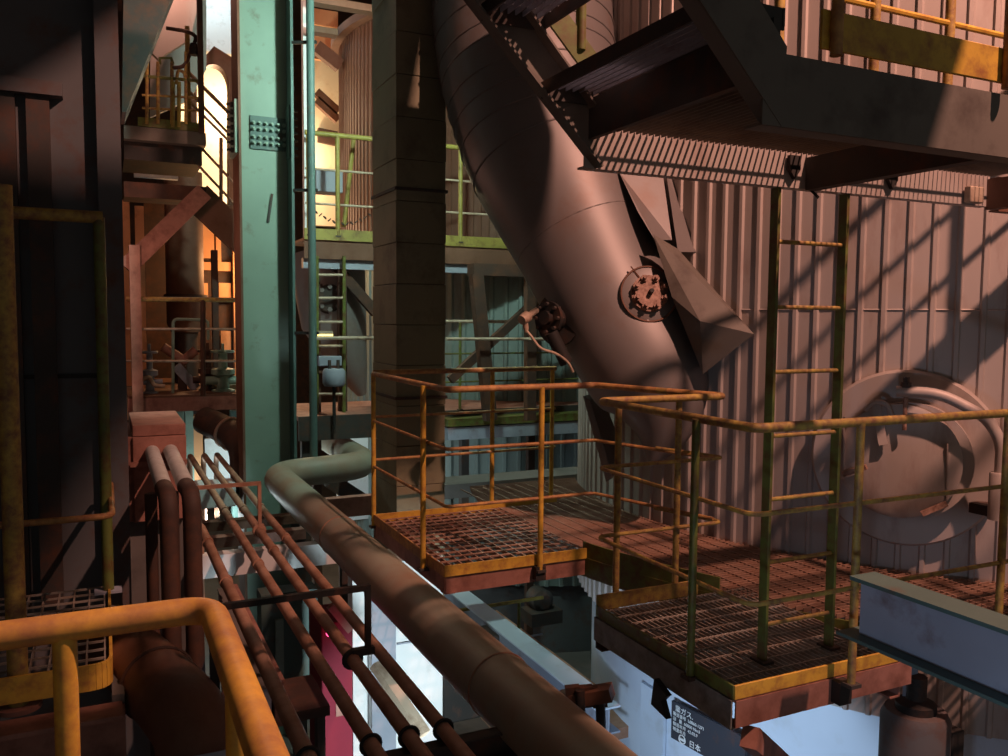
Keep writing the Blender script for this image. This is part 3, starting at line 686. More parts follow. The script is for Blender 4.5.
MB().ring(lc, sn_, .032, .005, 28).build('logo_ring', SIGNW, sg); MB().bar(lc - st_ * .024, lc + st_ * .024, .012, .018, (0, 0, 1)).build('logo_bar', SIGNW, sg)

# beam running to the shell with gusset plate and clamp
hb = thing('lower_beam', 'bluish horizontal beam below the thick pipe ending at the pale shell', 'beam', PZ(525, 645, -1.6))
b0 = PZ(437, 575, -1.55); b1 = PZ(640, 722, -1.72); b1 = V((b0.x, b1.y, -1.55))
MB().bar(b0, b1, .22, .015).build('top_flange', SHELL, hb)
MB().bar(b0 + V((0, 0, -.11)), b1 + V((0, 0, -.11)), .015, .2).build('web', BLUEG, hb)
MB().bar(b0 + V((0, 0, -.21)), b1 + V((0, 0, -.21)), .22, .015).build('bottom_flange', BLUEG, hb)
gp = PS(655, 724, 3.2); ga = (V((gp.x, gp.y, 0)) - SC1).normalized()
MB().bar(gp + V((0, 0, -.32)) + ga * .02, gp + V((0, 0, .30)) + ga * .02, .03, .30, V((-ga.y, ga.x, 0))).build('gusset_plate', SHELL, hb)
cl = thing('pipe_clamp', 'dark rusty clamp with hanging bolts on the bluish lower beam', 'clamp', PD(586, 700, 4.6))
for px in (572, 585, 598):
    MB().bar(PD(px, 686, 5.2), PD(px + 2, 706, 5.2), .09, .06, FW).build('jaw', BROWND, cl)
for px in (580, 600): MB().tube([PD(px, 690, 5.15), PD(px + 1, 728, 5.15)], .03, 10).build('bolt', DARKB, cl)
MB().bar(PD(560, 700, 5.25), PD(612, 692, 5.15), .12, .08).build('saddle', BROWN, cl)

# ------------------------------------------------------------------ background structures
def pb(mb, px0, px1, py0, py1, Y, dY):             # an upright box whose front face stands at Y
    a = PY(px0, (py0 + py1) / 2, Y); b = PY(px1, (py0 + py1) / 2, Y); xm = (px0 + px1) / 2
    return mb.box(a.x, b.x, Y, Y + dY, PY(xm, py1, Y).z, PY(xm, py0, Y).z)
def pt(mb, pts, r, Y, n=8): return mb.tube([PY(p[0], p[1], p[2] if len(p) > 2 else Y) for p in pts], r, n)
def single(mb, name, mat, label, cat, group=None, **k): return tag(mb.build(name, mat, **k), label, cat, group)

# walkway of the second silo, high, with yellow green rail
W2 = thing('grating_walkway', 'high walkway with yellow green rail in front of second silo', 'walkway', (3.2, 10, 2.3))
MB().box(2.15, 5.4, 10.0, 10.9, 2.44, 2.47).build('deck', GALV, W2)
MB().box(2.15, 5.4, 9.98, 10.0, 2.45, 2.58).build('toe_board', YGRN, W2)
MB().chan((2.15, 10.0, 2.33), (5.4, 10.0, 2.33), .2, .08, side=-1).build('channel_beam', BROWN, W2)
MB().box(2.15, 5.4, 10.05, 10.15, 2.12, 2.24).build('lower_beam', BLUEG, W2)
for x in (2.3, 2.62, 5.2): MB().box(x - .05, x + .05, 10.06, 10.14, FLOORZ, 2.12).build('support_leg', BROWND, W2)
railing('yellow green guard rail on the high walkway before the second silo', [(2.17, 10.0), (5.4, 10.0)],
        [(2.21, 10.0), (2.55, 10.0), (3.02, 10.0), (4.12, 10.0), (4.8, 10.0)], 3.68, (3.27, 2.87), 2.5, (YGRN, CREAM, YGRN), name='guard_rail', rt=.03, rm=.014, rp=.028)
single(pt(MB(), [(354, 135), (344, 227)], .028, 10.4), 'leaning_pole', YGRN, 'bright yellow green pole leaning behind the high walkway rail', 'pole')
ch = MB()
for i in range(14):
    t = i / 13; p = PY(316 + 58 * t, 212 + 12 * math.sin(PI * t), 10.05); ch.ring(p, (1, 0, (-1)**i), .022, .006, 10, 5)
single(ch, 'chain', DARK, 'slack chain hanging across the lower rail of high walkway', 'chain')
single(pb(MB(), 316, 343, 170, 192, 10.55, .3).box(2.35, 2.42, 10.6, 10.7, 2.47, 3.1), 'instrument_cabinet', BLUEG, 'lilac grey box behind the high walkway rail', 'cabinet', bev=.01)
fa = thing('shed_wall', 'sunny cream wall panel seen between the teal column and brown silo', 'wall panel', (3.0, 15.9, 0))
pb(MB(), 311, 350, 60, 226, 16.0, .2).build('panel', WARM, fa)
o = MB(); o.poly([PY(318, 128, 15.9), PY(337, 132, 15.9), PY(337, 146, 15.9), PY(318, 142, 15.9)], .1); o.build('duct_stub', BROWND, fa)
for i, (c0, c1) in enumerate((((316, 92), (338, 112)), ((316, 100), (338, 120)))):
    single(MB().bar(PY(*c0, 15.2), PY(*c1, 15.2), .12, .14), 'roof_brace', BROWN, ('upper', 'lower')[i] + ' sloping brown brace before the sunny cream panel', 'brace', 'sloping braces')
single(MB().bar(PY(316, 47, 13.5), PY(340, 66, 13.5), .14, .2), 'roof_brace', BROWN, 'reddish sloping brace near the roof beside conduit', 'brace')
for i, (py0, py1, lab) in enumerate(((0, 7, 'topmost reddish roof beam between conduit and insulated column'), (27, 33, 'second reddish roof beam beside the conduit'))):
    single(pb(MB(), 312, 378 if i == 0 else 338, py0, py1, 9.7 + .2 * i, .15), 'roof_beam', BROWN, lab, 'beam', 'roof beams')
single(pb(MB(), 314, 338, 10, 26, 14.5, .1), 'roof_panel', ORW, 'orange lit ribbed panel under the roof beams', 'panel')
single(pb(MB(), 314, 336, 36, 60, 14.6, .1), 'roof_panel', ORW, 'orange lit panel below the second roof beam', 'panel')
single(pb(MB(), 302, 305.5, -420, 238, 10.2, .1), 'bright_slot_strip', WHITE, 'slim white strip standing in for a bright slot between teal column and conduit', 'pipe')  # white strip stands in for a bright slot of lit background

# cone hopper of second duct, ladder, instrument, brace
h2 = thing('hopper', 'grey hopper with a bolted round flange below the high walkway', 'hopper', PY(335, 340, 10.6))
MB().loft([(PY(326, 245, 10.9), V((.3, 0, -1)), .62, .5), (PY(334, 320, 10.8), V((.3, 0, -1)), .48, .42), (PY(352, 372, 10.7), V((.3, 0, -1)), .22, .2), (PY(362, 395, 10.7), V((.3, 0, -1)), .06, .06)], 28).build('shell', DUCT, h2)
c2 = PY(330, 298, 10.35); n2 = (EYE - c2).normalized()
MB().disc(c2, n2, [(0, -.1), (.2, -.1), (.2, 0), (.17, 0), (.17, .03), (0, .03)], 24).build('flange', DARK, h2)
for k in range(8): a = 2 * PI * k / 8; MB().disc(c2 + RT * (.14 * math.cos(a)) + UP * (.14 * math.sin(a)), n2, [(0, 0), (.03, 0), (.03, .07), (0, .07)], 6).build('bolt', DUCT, h2)
single(MB().bar(PY(326, 256, 10.2), PY(376, 313, 10.2), .1, .12), 'diagonal_brace', BROWND, 'dark diagonal brace crossing in front of the grey hopper', 'brace')
l2 = thing('ladder', 'narrow ladder with pale rungs right of the conduit', 'ladder', PY(330, 425, 10.0))
for px in (317, 344): pt(MB(), [(px, 256), (px, 428)], .022, 9.95).build('side_rail', GRN, l2)
for py in (275, 298, 322, 346, 372, 394): pt(MB(), [(317, py), (344, py)], .016, 9.95).build('rung', CREAM, l2)
lt = thing('fluorescent_lamp', 'small glowing yellow lamp beside the conduit in mid distance', 'lamp', PY(325, 335, 9.9))
pb(MB(), 318, 333, 331, 334, 9.89, .06).build('housing', CREAM, lt); pb(MB(), 318, 333, 334, 336.5, 9.9, .05).build('tube', glow('lamp_tube', (1, .8, .25), 2.2), lt)
single(pb(MB(), 319, 342, 356, 366, 9.85, .1), 'cable_box', BLUEG, 'pale grey flat box on narrow ladder', 'box', bev=.01)
ins = thing('transmitter', 'grey can shaped instrument on a stand near the narrow ladder', 'instrument', PY(334, 430, 9.6))
p = PY(334, 386, 9.6); MB().disc(p, (0, 0, 1), [(0, 0), (.11, 0), (.13, .03), (.13, .17), (.11, .2), (0, .2)], 20).build('can', BLUEG, ins)
for dx in (-.05, .05): MB().tube([p + V((dx, 0, .2)), p + V((dx, 0, .3))], .02).build('gland', DARK, ins)
MB().tube([p, p + V((0, 0, -.55))], .02).build('stand', DARKB, ins)
single(pt(MB(), [(316, 338), (376, 338)], .022, 9.75), 'rail_pipe', CREAM, 'pale horizontal rail pipe left of the insulated column', 'pipe')
LW = thing('grating_walkway', 'orange lit lower walkway behind the loop of the thick pipe', 'walkway', (3.5, 10, .1))
z_ = PY(340, 412, 10).z
MB().box(2.0, 6.2, 9.7, 11.2, z_ - .05, z_).build('deck', PINK, LW)
MB().box(2.0, 6.2, 9.66, 9.7, z_ - .28, z_ + .0).build('edge_beam', DARK, LW)
for x in (2.1, 4.1, 6.1): MB().box(x - .05, x + .05, 9.75, 9.85, FLOORZ, z_ - .05).build('support_leg', DARK, LW)
railing('dim green guard rail of the lower walkway between column and duct', [(3.0, 9.7), (6.0, 9.7)], [(3.05, 9.7), (4.0, 9.7), (5.0, 9.7)], z_ + 1.1, (z_ + .7, z_ + .35), z_, (CREAM, GRN, GRN), name='guard_rail')
pb(MB(), 448, 600, 424, 436, 9.4, .26).build('edge_plate', BLUEG, LW)
pb(MB(), 448, 600, 416, 423, 9.38, .28).build('toe_board', GRN, LW)
fr = thing('portal_stand', 'dark portal frame and diagonal shadow bar before the teal second silo', 'frame', PY(490, 480, 9.1))
pb(MB(), 474, 524, 264, 276, 9.0, .2).build('lintel', BROWND, fr)
MB().bar(PY(476, 274, 9.05), PY(490, 420, 9.05), .12, .14).build('leg', BROWND, fr)
MB().bar(PY(530, 274, 9.05), PY(530, 420, 9.05), .10, .12).build('leg', BROWND, fr)
MB().bar(PY(450, 380, 9.3), PY(548, 290, 9.3), .08, .1).build('diagonal', BROWND, fr)  # dark bar standing in for a diagonal shadow cast on the silo
single(pt(MB(), [(446, 339), (548, 339)], .018, 8.9), 'rail_pipe', CREAM, 'pale horizontal rail pipe right of the insulated column', 'pipe')
lp2 = PZ(500, 495, -.05)
single(MB().box(2.7, 5.0, 7.6, 8.0, -.22, -.08), 'floor_slab', CONC, 'grey slab behind the platform at the foot of the second silo', 'slab')

# balcony, stair and furnace wall at far left
Y0 = 10.6
ba = thing('balcony', 'dark steel balcony with yellow green rail at upper left', 'balcony', PY(165, 150, Y0))
pb(MB(), 124, 206, 129, 142, Y0, 1.2).build('channel_beam', CHAN, ba)
pb(MB(), 124, 202, 143, 162, Y0 + .15, 1.0).build('underframe', DARKB, ba)
pb(MB(), 138, 202, 120, 129, Y0 + .01, .05).build('toe_board', GRN, ba)
o = MB()
pt(o, [(142, 76), (200, 81)], .02, Y0); o.build('top_rail', GRN, ba)
for py in (95, 108): pt(MB(), [(142, py), (202, py + 3)], .013, Y0).build('mid_rail', YELOLD, ba)
for px, py in ((147, 62), (158, 62), (172, 62), (186, 52)): pt(MB(), [(px, py), (px, 124)], .02, Y0).build('post', YELOLD, ba)
pt(MB(), [(160, 64), (160, 58), (171, 58), (173, 64)], .018, Y0).build('hoop', GRN, ba)
for px in (173, 179): pt(MB(), [(px, 82), (px, 127)], .022, Y0 - .05).build('post', YGRN, ba)
pt(MB(), fillet([(176.0, 84, Y0), (178, 70, Y0), (184, 72, Y0), (186, 80, Y0)], 3), .018, Y0).build('hoop', YELOLD, ba)
sf = thing('floodlight', 'small black lamp on a bent arm above the balcony', 'lamp', PY(194, 48, Y0))
pt(MB(), fillet([(168, 28, 0), (186, 31, 0), (197, 36, 0), (194, 50, 0), (184, 68, 0), (172, 68, 0)], 5), .02, Y0).build('arm', DARK, sf) if False else None
pth = fillet([PY(166, 28, Y0), PY(186, 31, Y0), PY(197, 36, Y0), PY(191, 52, Y0), PY(184, 67, Y0), PY(172, 68, Y0)], .1)
MB().tube(pth, .022, 10).build('arm', BROWND, sf)
c3 = PY(194, 49, Y0 - .03); MB().disc(c3, (0, 0, 1), [(0, -.08), (.05, -.07), (.055, 0), (.04, .06), (0, .08)], 14).build('head', DARKB, sf)
single(pb(MB(), 198, 203.5, -20, 132, Y0 - .1, .08), 'rail_mast', BROWND, 'dark slender mast rising from the right end of balcony', 'mast')
single(pb(MB(), 186, 190.5, 26, 130, Y0 + .1, .06), 'rail_mast', YELOLD, 'olive slender mast left of the dark mast on balcony', 'mast')
ss = thing('staircase', 'dark stair with orange rails going down right from the far balcony', 'staircase', PY(220, 230, Y0))
MB().bar(PY(196, 196, Y0 + .2), PY(242, 240, Y0 + .2), .08, .36, (0, 0, 1)).build('stringer', BROWN, ss)
for (a, b_, r) in (((188, 72), (238, 122), .024), ((188, 90), (240, 146), .018), ((196, 142), (242, 192), .016), ((198, 165), (242, 212), .016), ((186, 98), (240, 152), .016)):
    MB().tube([PY(*a, Y0 + .25), PY(*b_, Y0 + .25)], r, 8).build('rail', PIPER, ss)
for px, p0_, p1_ in ((221, 138, 218), (236, 150, 230)): pt(MB(), [(px, p0_), (px, p1_)], .022, Y0 + .25).build('post', PIPER, ss)
MB().bar(PY(206, 192, Y0 + .25), PY(240, 226, Y0 + .25), .05, .10, (0, 0, 1)).build('toe_board', PIPER, ss)

# furnace wall with the arched opening
AY = 14.0
def arch_panel():
    pts = []; cxp, cyp, rw = 213, 88, 16
    outer = [(186, 260), (186, 78), (214, 46), (246, 66), (246, 260)]
    inner = [(229, 260), (229, 92)] + [(cxp + rw * math.cos(R(a)), cyp - 24 * math.sin(R(a))) for a in range(0, 181, 15)] + [(197, 92), (197, 260)]
    ring = outer + inner
    P3 = [PY(p[0], p[1], AY) for p in ring]; mb = MB(); k = len(P3)
    vs = P3 + [p + V((0, .25, 0)) for p in P3]
    fs = [(i, i + k, (i + 1) % k + k, (i + 1) % k) for i in range(k)]
    # front and back as fans of quads between outer and inner
    import mathutils
    tri = mathutils.geometry.tessellate_polygon([[V((p.x, p.z, 0)) for p in P3]])
    for t in tri: fs.append(tuple(t)); fs.append(tuple(i + k for i in t)[::-1])
    return mb.add(vs, fs)
fw_ = thing('furnace_front', 'brown gabled furnace front with a tall arched opening', 'furnace', PY(214, 260, AY))
arch_panel().build('casing', BROWN, fw_)
for px in (190, 242): q = PY(px, 258, AY); MB().box(q.x - .08, q.x + .08, AY + .02, AY + .2, FLOORZ, q.z).build('leg', BROWND, fw_)
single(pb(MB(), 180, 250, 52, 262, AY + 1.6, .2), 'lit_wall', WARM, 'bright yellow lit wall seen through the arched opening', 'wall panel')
single(pb(MB(), 180, 262, -60, 90, AY + 2.6, .2), 'sheet_wall', WHITE, 'pale bluish sheet wall above the gabled furnace front', 'wall panel')
# sloped plates at the top left
o = MB().add([PY(124, -40, 9.2), PY(186, -40, 9.2), PY(126, 112, 9.2), PY(122, 112, 9.2)] + [PY(124, -40, 9.2) + V((0, .6, 0)), PY(186, -40, 9.2) + V((0, .6, 0)), PY(126, 112, 9.2) + V((0, .6, 0)), PY(122, 112, 9.2) + V((0, .6, 0))],
             [(0, 1, 2, 3), (7, 6, 5, 4), (0, 4, 5, 1), (1, 5, 6, 2), (2, 6, 7, 3), (3, 7, 4, 0)])
o.box(.3, .6, 9.25, 9.6, 4.5, 11); single(o, 'chute', DARK, 'dark sloping chute side between the dark tank and the balcony', 'chute', smooth=False)
o = MB().poly([PY(186, -30, 11.8), PY(206, -30, 11.8), PY(190, 40, 11.8), PY(158, 60, 11.8), PY(150, 52, 11.8)], .1)
q = PY(180, -28, 11.8); o.box(q.x - .05, q.x + .05, 11.8, 11.86, q.z, 11); single(o, 'sloping_plate', CLAD, 'pinkish sloping plate above the balcony', 'plate')
o = MB().poly([PY(150, 50, 12.3), PY(192, 20, 12.3), PY(206, -30, 12.3), PY(206, 70, 12.3), PY(190, 100, 12.3), PY(150, 118, 12.3)], .1)
q = PY(196, 40, 12.3); o.box(q.x - .05, q.x + .05, 12.3, 12.36, q.z, 11); single(o, 'backing_plate', CLAD, 'rosy grey plate behind the balcony rail', 'plate')

# things under the balcony
pb(MB(), 134, 178, 164, 178, Y0 + 1.4, .1).build('light_panel', WHITE, ba)
pb(MB(), 148, 174, 161, 167, Y0 + 1.2, .08).build('lower_bar', YGRN, ba)
single(pb(MB(), 124, 206, 184, 199, Y0 + .1, .5), 'floor_beam', BROWND, 'dark floor beam below the slot under the balcony', 'beam')
br = single(MB().bar(PY(204, 192, Y0), PY(126, 268, Y0), .12, .20, (0, 0, 1)), 'knee_brace', PINK, 'pinkish knee brace sloping up to the balcony beam', 'brace')
single(MB().bar(PY(200, 206, Y0 + .3), PY(246, 252, Y0 + .3), .1, .2, (0, 0, 1)), 'knee_brace', BROWN, 'brown brace sloping down right behind teal column', 'brace')
single(pb(MB(), 131, 142, 245, 425, Y0 - .1, .14), 'pipe_post', PINK, 'slim pink post beside the dark tank', 'post')
single(pb(MB(), 137, 146, 206, 420, Y0 + 1.2, .14), 'lit_post', ORW, 'orange lit post behind the slim pink post', 'post')
single(pb(MB(), 124, 132, 200, 420, Y0 + 1.6, .1), 'lit_strip', ORW, 'thin orange lit strip next to dark tank edge', 'strip')
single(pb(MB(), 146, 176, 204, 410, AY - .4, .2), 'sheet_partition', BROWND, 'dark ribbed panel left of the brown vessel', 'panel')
ve = thing('vessel', 'brown upright cylindrical vessel under the far balcony', 'vessel', PY(186, 330, 12.6))
p = PY(186, 332, 12.6); MB().disc(p, (0, 0, 1), [(0, 0), (.2, 0), (.25, .12), (.25, 2.2), (0, 2.2)], 28).build('shell', BROWN, ve)
MB().tube([(p.x, p.y, PY(190, 396, Y0).z), (p.x, p.y, p.z + .02)], .16, 16).build('skirt', BROWND, ve)
MB().disc(PY(186, 299, 12.6), (0, 0, 1), [(0, 0), (.29, 0), (.29, .06), (0, .06)], 28).build('band', BROWND, ve)
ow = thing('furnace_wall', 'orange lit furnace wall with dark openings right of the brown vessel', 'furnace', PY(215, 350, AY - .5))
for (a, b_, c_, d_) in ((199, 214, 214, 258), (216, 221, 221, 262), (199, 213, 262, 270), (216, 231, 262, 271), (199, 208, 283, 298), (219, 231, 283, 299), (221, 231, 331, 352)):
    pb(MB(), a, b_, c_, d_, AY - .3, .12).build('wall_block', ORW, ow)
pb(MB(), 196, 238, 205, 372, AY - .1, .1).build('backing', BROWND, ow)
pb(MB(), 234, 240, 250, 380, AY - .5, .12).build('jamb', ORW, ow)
single(pb(MB(), 213, 219, 250, 410, Y0 + .8, .12), 'dark_post', BROWND, 'dark post in front of the orange furnace wall', 'post')
fz = PY(190, 397, Y0).z
mf = thing('mezzanine_floor', 'reddish beam edged floor carrying valves at middle left', 'floor deck', PY(190, 410, Y0))
pb(MB(), 128, 248, 397, 411, Y0, .12).build('edge_beam', PINK, mf)
pb(MB(), 128, 248, 395, 397, Y0, 3.9).build('deck', BROWN, mf)
for i, px in enumerate((150, 236)): pb(MB(), px - 4, px + 4, 411, 520, Y0 + .3, .15).build('support_leg', TEALD, mf)
rb = thing('guard_rail', 'dark railing with four bars in front of the valves at middle left', 'railing', PY(190, 395, Y0))
pt(MB(), [(126, 299), (244, 300)], .028, Y0).build('top_rail', YELOLD, rb)
for py in (329, 361): pt(MB(), [(126, py), (244, py)], .014, Y0).build('mid_rail', CREAM, rb)
for px in (203, 240): pt(MB(), [(px, 300), (px, 396)], .03, Y0).build('post', BROWND, rb)
pf_ = thing('teal_pipe', 'thin teal pipe loop rising behind the dark railing', 'pipe', PY(185, 395, Y0 + .3))
MB().tube(fillet([PY(173, 394, Y0 + .3), PY(173, 319, Y0 + .3), PY(208, 320, Y0 + .3), PY(208, 340, Y0 + .3)], .06), .018, 8).build('tube', TEAL, pf_)
vs_ = thing('valve_pipe', 'pair of pinkish pipes meeting in a V behind the railing', 'pipe', PY(180, 370, Y0 + .8))
for a, b_ in (((163, 347), (186, 362)), ((196, 350), (182, 362))): MB().tube([PY(*a, Y0 + .8), PY(*b_, Y0 + .8)], .06, 14).build('pipe_arm', PINK, vs_)
MB().bar(PY(176, 366, Y0 + .8), PY(196, 388, Y0 + .8), .16, .12).build('slide', BLUEG, vs_)
p = PY(182, 366, Y0 + .8); MB().box(p.x - .05, p.x + .05, p.y - .05, p.y + .05, fz, p.z).build('stand', BROWND, vs_)
def valve(px, py, s, lab, mat, Y):
    p = PY(px, py, Y); t = thing('valve', lab, 'valve', (p.x, p.y, fz), 'valves on the mezzanine floor')
    MB().disc((p.x, p.y, fz), (0, 0, 1), [(0, 0), (.13 * s, 0), (.13 * s, .04), (.07 * s, .06), (.07 * s, .22), (.13 * s, .24), (.13 * s, .30), (.05 * s, .32), (.05 * s, .5), (.0, .5)], 18).build('body', mat, t)
    MB().ring((p.x, p.y, fz + .52), (0, 0, 1), .12 * s, .016, 20).build('hand_wheel', mat, t)
    MB().tube([(p.x, p.y, fz + .4), (p.x, p.y, fz + .62)], .018, 8).build('stem', mat, t)
    MB().tube([(p.x - .2 * s, p.y, fz + .16), (p.x + .2 * s, p.y, fz + .16)], .05 * s, 12).build('side_pipe', mat, t)
valve(223, 370, 1.1, 'tall teal hand wheel valve at right end of mezzanine', TEAL, Y0 + .4)
valve(208, 375, .9, 'dark valve in the middle of the mezzanine floor', BROWND, Y0 + .6)
valve(150, 380, .7, 'small pale valve at the left end of mezzanine', BLUEG, Y0 + .4)
cp = thing('cream_pipe', 'small cream pipe with bends low at the left end of mezzanine', 'pipe', PY(152, 394, Y0 + .25))
MB().tube(fillet([PY(142, 380, Y0 + .25), PY(149, 376, Y0 + .25), PY(154, 386, Y0 + .25), PY(165, 386, Y0 + .25)], .05), .025, 10).build('tube', CREAM, cp)
single(pb(MB(), 208, 240, 384, 394, Y0 + .55, .4), 'machine_base', CREAM, 'pale concrete machine base under the teal valve', 'plinth', bev=.02)

# below the mezzanine
dp = thing('big_pipe', 'dark brown banded pipe elbow under mezzanine beside teal column', 'pipe', PY(225, 440, 9.9))
MB().tube(fillet([PY(204, 420, 10.4), PY(226, 430, 10.1), PY(244, 444, 9.7), PY(246, 500, 9.7)], .3), .16, 22).build('tube', BROWND, dp, ang=60)
for q_, r_ in (((228, 432), .17), ((234, 436), .17)): MB().ring(PY(q_[0], q_[1], 10.05), PY(240, 441, 9.8) - PY(215, 425, 10.2), r_, .02, 28).build('band', PIPER, dp)
single(pb(MB(), 193, 203, 416, 480, 11.2, .2), 'brick_pillar', ORW, 'orange lit pillar below the mezzanine floor', 'pillar')
single(pb(MB(), 186, 194, 410, 500, 11.0, .15), 'teal_post', TEAL, 'teal post left of the orange lit pillar', 'post')
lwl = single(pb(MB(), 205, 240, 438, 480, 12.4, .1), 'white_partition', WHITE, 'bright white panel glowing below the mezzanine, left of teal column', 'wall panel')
single(pb(MB(), 146, 190, 412, 426, 12.2, .1), 'teal_partition', TEAL, 'pale teal panel just under the mezzanine beam', 'panel')
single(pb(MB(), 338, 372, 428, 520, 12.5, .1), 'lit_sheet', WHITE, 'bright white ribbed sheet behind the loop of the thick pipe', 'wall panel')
single(MB().bar(PY(330, 480, 9.7), PY(380, 512, 9.7), .18, .18), 'cross_pipe', DARK, 'dark pipe slanting below the loop of the thick pipe', 'pipe')
single(MB().box(1.75, 2.7, 7.5, 7.6, -.28, -.1), 'cross_beam', PINK, 'pink cross beam left of the insulated column base', 'beam')

# cross beams of the pipe rack
def xbeam(px0, px1, py0, py1, Y, mat, lab, dY=.18):
    a = PY(px0, py0, Y); b_ = PY(px1, py1, Y); z = (a.z + b_.z) / 2
    return a, b_, z
for (px0, px1, py, h, Y, mat, nm, lab) in ((138, 352, 563, 22, 6.9, WHITE, 'rack_beam', 'bright cyan white cross beam below the thin pipes'),
                                       (186, 306, 540, 10, 8.2, PINK, 'rack_beam', 'pink cross beam behind the cyan white one'),
                                       (186, 300, 524, 9, 8.8, BROWN, 'rack_beam', 'brown cross beam farthest under the thin pipes')):
    xm = (px0 + px1) / 2; z = PY(xm, py, Y).z; hh = PY(xm, py - h / 2, Y).z - PY(xm, py + h / 2, Y).z
    x0 = PY(px0, py, Y).x; x1 = PY(px1, py, Y).x
    t = thing(nm, lab, 'beam', ((x0 + x1) / 2, Y, z - hh), 'pipe rack cross beams')
    MB().chan((x0, Y, z), (x1, Y, z), hh, .12, .012, side=-1).build('channel_web', mat, t)
    for x in (x0 + .04, x1 - .04): MB().box(x - .04, x + .04, Y + .02, Y + .1, FLOORZ, z - hh / 2).build('leg', DARK, t)
single(pb(MB(), 196, 236, 484, 508, 9.3, .3), 'junction_box', WHITE, 'bright white junction box under the far thin pipes', 'box', bev=.01)
wp = single(pb(MB(), 118, 142, 568, 600, 6.6, .2), 'motor_end', BLUEG, 'pale blue box end beside dark tank', 'box', bev=.01)

# lower level
wc = thing('white_cabinet', 'brightly lit white cabinet below the thick pipe', 'cabinet', PY(410, 740, 6.2))
pb(MB(), 372, 443, 560, 800, 6.2, .38).build('body', WHITE, wc, bev=.008)
o = pb(MB(), 372, 396, 570, 790, 6.19, .01).build('door', BLUEG, wc)
pb(MB(), 397, 442, 640, 641.5, 6.185, .02).build('seam', BLUEG, wc)
single(pb(MB(), 353, 371, 570, 800, 6.3, .14), 'white_post', WHITE, 'bright white post left of the white cabinet', 'post')
rc = thing('red_cabinet', 'tall crimson cabinet with a glowing lamp under the thin pipes', 'cabinet', PY(340, 760, 5.6))
pb(MB(), 322, 353, 622, 800, 5.6, .4).build('body', RED, rc, bev=.01)
pb(MB(), 336, 345, 694, 716, 5.595, .01).build('notice', PINK, rc)
MB().bar(PY(330, 606, 5.6), PY(350, 630, 5.6), .05, .05).build('trim', PINK, rc)
p = PY(331, 632, 5.5); MB().disc(p, (0, -1, 0), [(0, 0), (.035, 0), (.03, .03), (0, .045)], 16).build('lamp', glow('alarm_lamp', (1, .08, .25), 4), rc)
gt = thing('gate_panel', 'dull teal equipment panel behind the thin pipes at bottom', 'panel', PY(290, 700, 6.4))
pb(MB(), 262, 318, 592, 720, 6.6, .2).build('panel', TEALD, gt)
pb(MB(), 276, 284, 620, 700, 6.57, .03).build('door_edge', TEAL, gt)
tb2 = thing('instrument_table', 'low dark bench beside the red cabinet at bottom of picture', 'bench', PY(300, 760, 5.2))
pb(MB(), 262, 330, 712, 722, 5.0, .5).build('top', BROWND, tb2); pb(MB(), 266, 274, 712, 900, 5.1, .08).build('leg', DARK, tb2); pb(MB(), 318, 326, 712, 900, 5.1, .08).build('leg', DARK, tb2)
single(MB().bar(PY(376, 664, 5.4), PY(424, 735, 5.0), .08, .06), 'cream_duct', CREAM, 'cream edging strip in front of white cabinet', 'strip')
single(pb(MB(), 443, 500, 640, 720, 6.6, .3), 'dark_box', DARKB, 'dark switch box right of the white cabinet', 'box', bev=.02)

# lower gallery rail and floor
lg = thing('gallery_floor', 'brownish lower gallery floor behind the bluish beam', 'floor deck', PZ(560, 650, -1.9))
MB().box(3.0, 4.2, 5.9, 9.0, -2.05, -1.95).build('deck', PIPER, lg)
for x in (3.05, 4.1): MB().box(x - .05, x + .05, 8.8, 8.9, FLOORZ, -2.05).build('leg', DARK, lg)
z1_ = PY(540, 598, 8.2).z
railing('pale green lower gallery rail seen below the near platform', [(2.9, 8.2), (4.4, 8.2)], [(3.2, 8.2), (3.65, 8.2), (4.1, 8.2)], z1_, (z1_ - .42,), -1.95, (YGRN, BLUEG, GRN), name='guard_rail')
pu = thing('pump', 'dark pump with shiny rim on the lower gallery floor', 'pump', PZ(533, 640, -1.95))
p = PY(535, 630, 8.6); MB().disc((p.x, p.y, -1.7), (0, -1, 0), [(0, 0), (.13, 0), (.13, .2), (.08, .24), (0, .24)], 22).build('casing', DARK, pu)
MB().ring((p.x, p.y - .2, -1.7), (0, 1, 0), .11, .01, 22).build('rim', WHITE, pu); MB().box(p.x - .2, p.x + .2, p.y - .3, p.y, -1.95, -1.8).build('base', DARK, pu)

# unseen plates added above the frame to block the sodium lamp
ug = thing('column_shade_plates', 'unseen plates added above the view to shade the insulated column', 'platform', (2.9, 3.5, 3.85))
MB().poly([(2.5, 2.9, 3.87), (3.30, 2.9, 3.87), (3.2, 4.0, 3.87), (2.84, 5.35, 3.87), (2.2, 5.35, 3.87)], .05).build('deck', DARK, ug)
MB().poly([(2.4, 3.55, 4.7), (3.02, 3.55, 4.7), (2.7, 5.6, 4.7), (2.2, 5.6, 4.7)], .05).build('upper_shade_plate', DARK, ug)
for x, y in ((2.55, 3.1), (3.1, 3.1), (2.45, 4.9)): MB().box(x - .04, x + .04, y - .04, y + .04, 3.9, 11).build('hanger', DARK, ug)
ug = thing('landing_shade_plates', 'unseen plates added above the view to shade landing, pipes and tank', 'walkway', (1, 1, 4.5))  # added only for the shade it throws on landing, pipes and tank
MB().box(-2.5, 2.83, .8, 1.8, 3.5, 3.55).build('deck', DARK, ug); MB().box(-3.0, 3.0, .9, 1.85, 5.2, 5.25).build('upper_shade_plate', DARK, ug); MB().box(-3.0, 2.3, 1.85, 5.4, 5.2, 5.25).build('upper_shade_plate', DARK, ug)
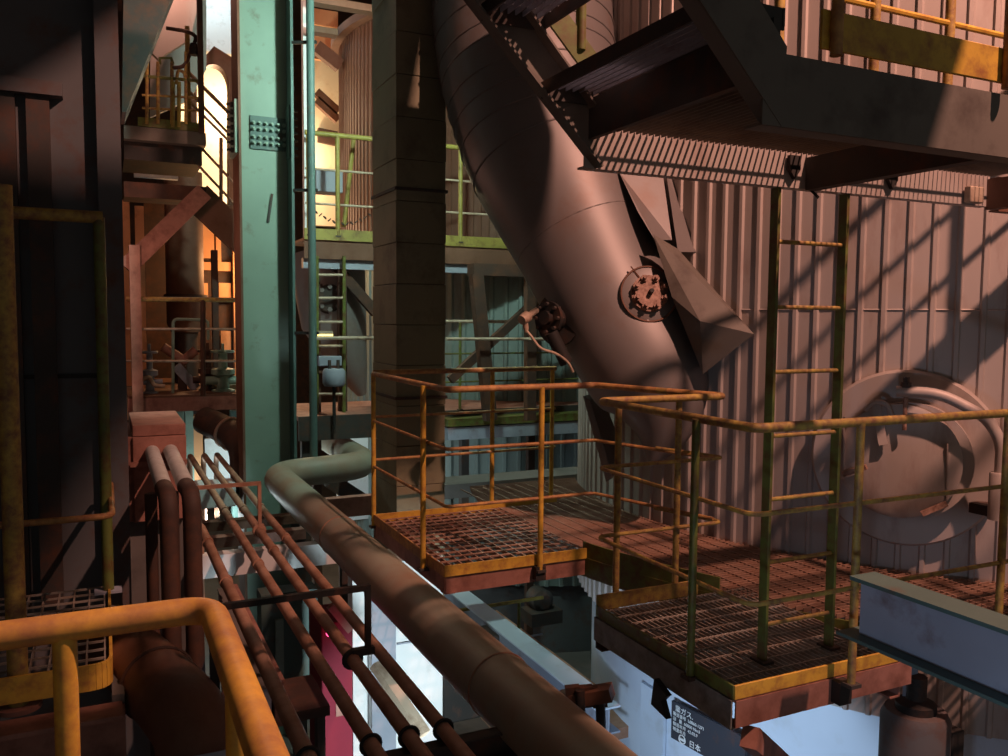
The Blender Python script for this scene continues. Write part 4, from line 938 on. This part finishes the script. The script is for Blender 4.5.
for x in (-2.4, 2.7): MB().box(x - .04, x + .04, 1.0, 1.08, 3.55, 11).build('hanger', DARK, ug)

# ------------------------------------------------------------------ light
def point(name, loc, power, col, rad=.12):
    l = bpy.data.lights.new(name, 'POINT'); l.energy = power; l.color = col; l.shadow_soft_size = rad
    o = bpy.data.objects.new(name, l); C.objects.link(o); o.location = V(loc); return o
def spot(name, loc, target, power, col, ang, rad=.1, blend=.5):
    l = bpy.data.lights.new(name, 'SPOT'); l.energy = power; l.color = col; l.shadow_soft_size = rad; l.spot_size = R(ang); l.spot_blend = blend
    o = bpy.data.objects.new(name, l); C.objects.link(o); o.location = V(loc); o.rotation_euler = (V(target) - V(loc)).to_track_quat('-Z', 'Y').to_euler(); return o
HPS = (1, .49, .36); MH = (.72, .95, 1.0)
point('sodium_lamp', (3.9, .0, 6.6), 2200, HPS, .07)
point('halide_lamp', (2.75, 7.36, 4.3), 360, (.72, 1.0, .86), .10)
spot('low_halide_and_fill', (2.1, 3.7, -1.3), (4.1, 4.9, -1.95), 190, (.62, .8, 1.0), 80, .1, .4)
spot('low_halide_and_fill', (.9, .9, .12), (2.76, 1.9, .33), 38, (.62, .76, 1.0), 62, .1, .5)  # added cool fill aimed at the beam web, no known lamp there
spot('low_halide_and_fill', (1.95, 3.7, -1.5), (1.95, 6.3, -1.45), 270, (.8, .97, 1.0), 58, .1, .4)
point('low_halide_and_fill', (1.2, 10.6, -.9), 60, (.85, 1, 1), .1)
point('low_halide_and_fill', (2.3, 11.2, -1.0), 30, (.85, 1, 1), .1)
point('furnace_lamp', (2.0, AY + .9, 5.0), 150, (1, .74, .46), .1)
point('furnace_lamp', (2.3, AY + .9, 3.0), 150, (1, .74, .46), .1)
point('furnace_lamp', (1.9, 12.9, 2.2), 80, (1, .5, .2), .1)
point('shed_lamp', (3.3, 15.5, 4.4), 55, (1, .74, .46), .1)
point('roof_halide_lamp', (1.9, 15.6, 7.5), 60, MH, .1)
point('mezzanine_lamp', PY(104, 240, 9.4), 28, HPS, .1)
point('balcony_lamp', PY(165, -60, 11.0), 60, HPS, .1)
w = bpy.data.worlds.new('world'); sc.world = w; w.use_nodes = True
w.node_tree.nodes['Background'].inputs[0].default_value = (.6, .61, .58, 1); w.node_tree.nodes['Background'].inputs[1].default_value = .13
vs = sc.view_settings; vs.view_transform = 'Standard'; vs.look = 'None'; vs.exposure = 0; vs.gamma = 1; vs.use_curve_mapping = False
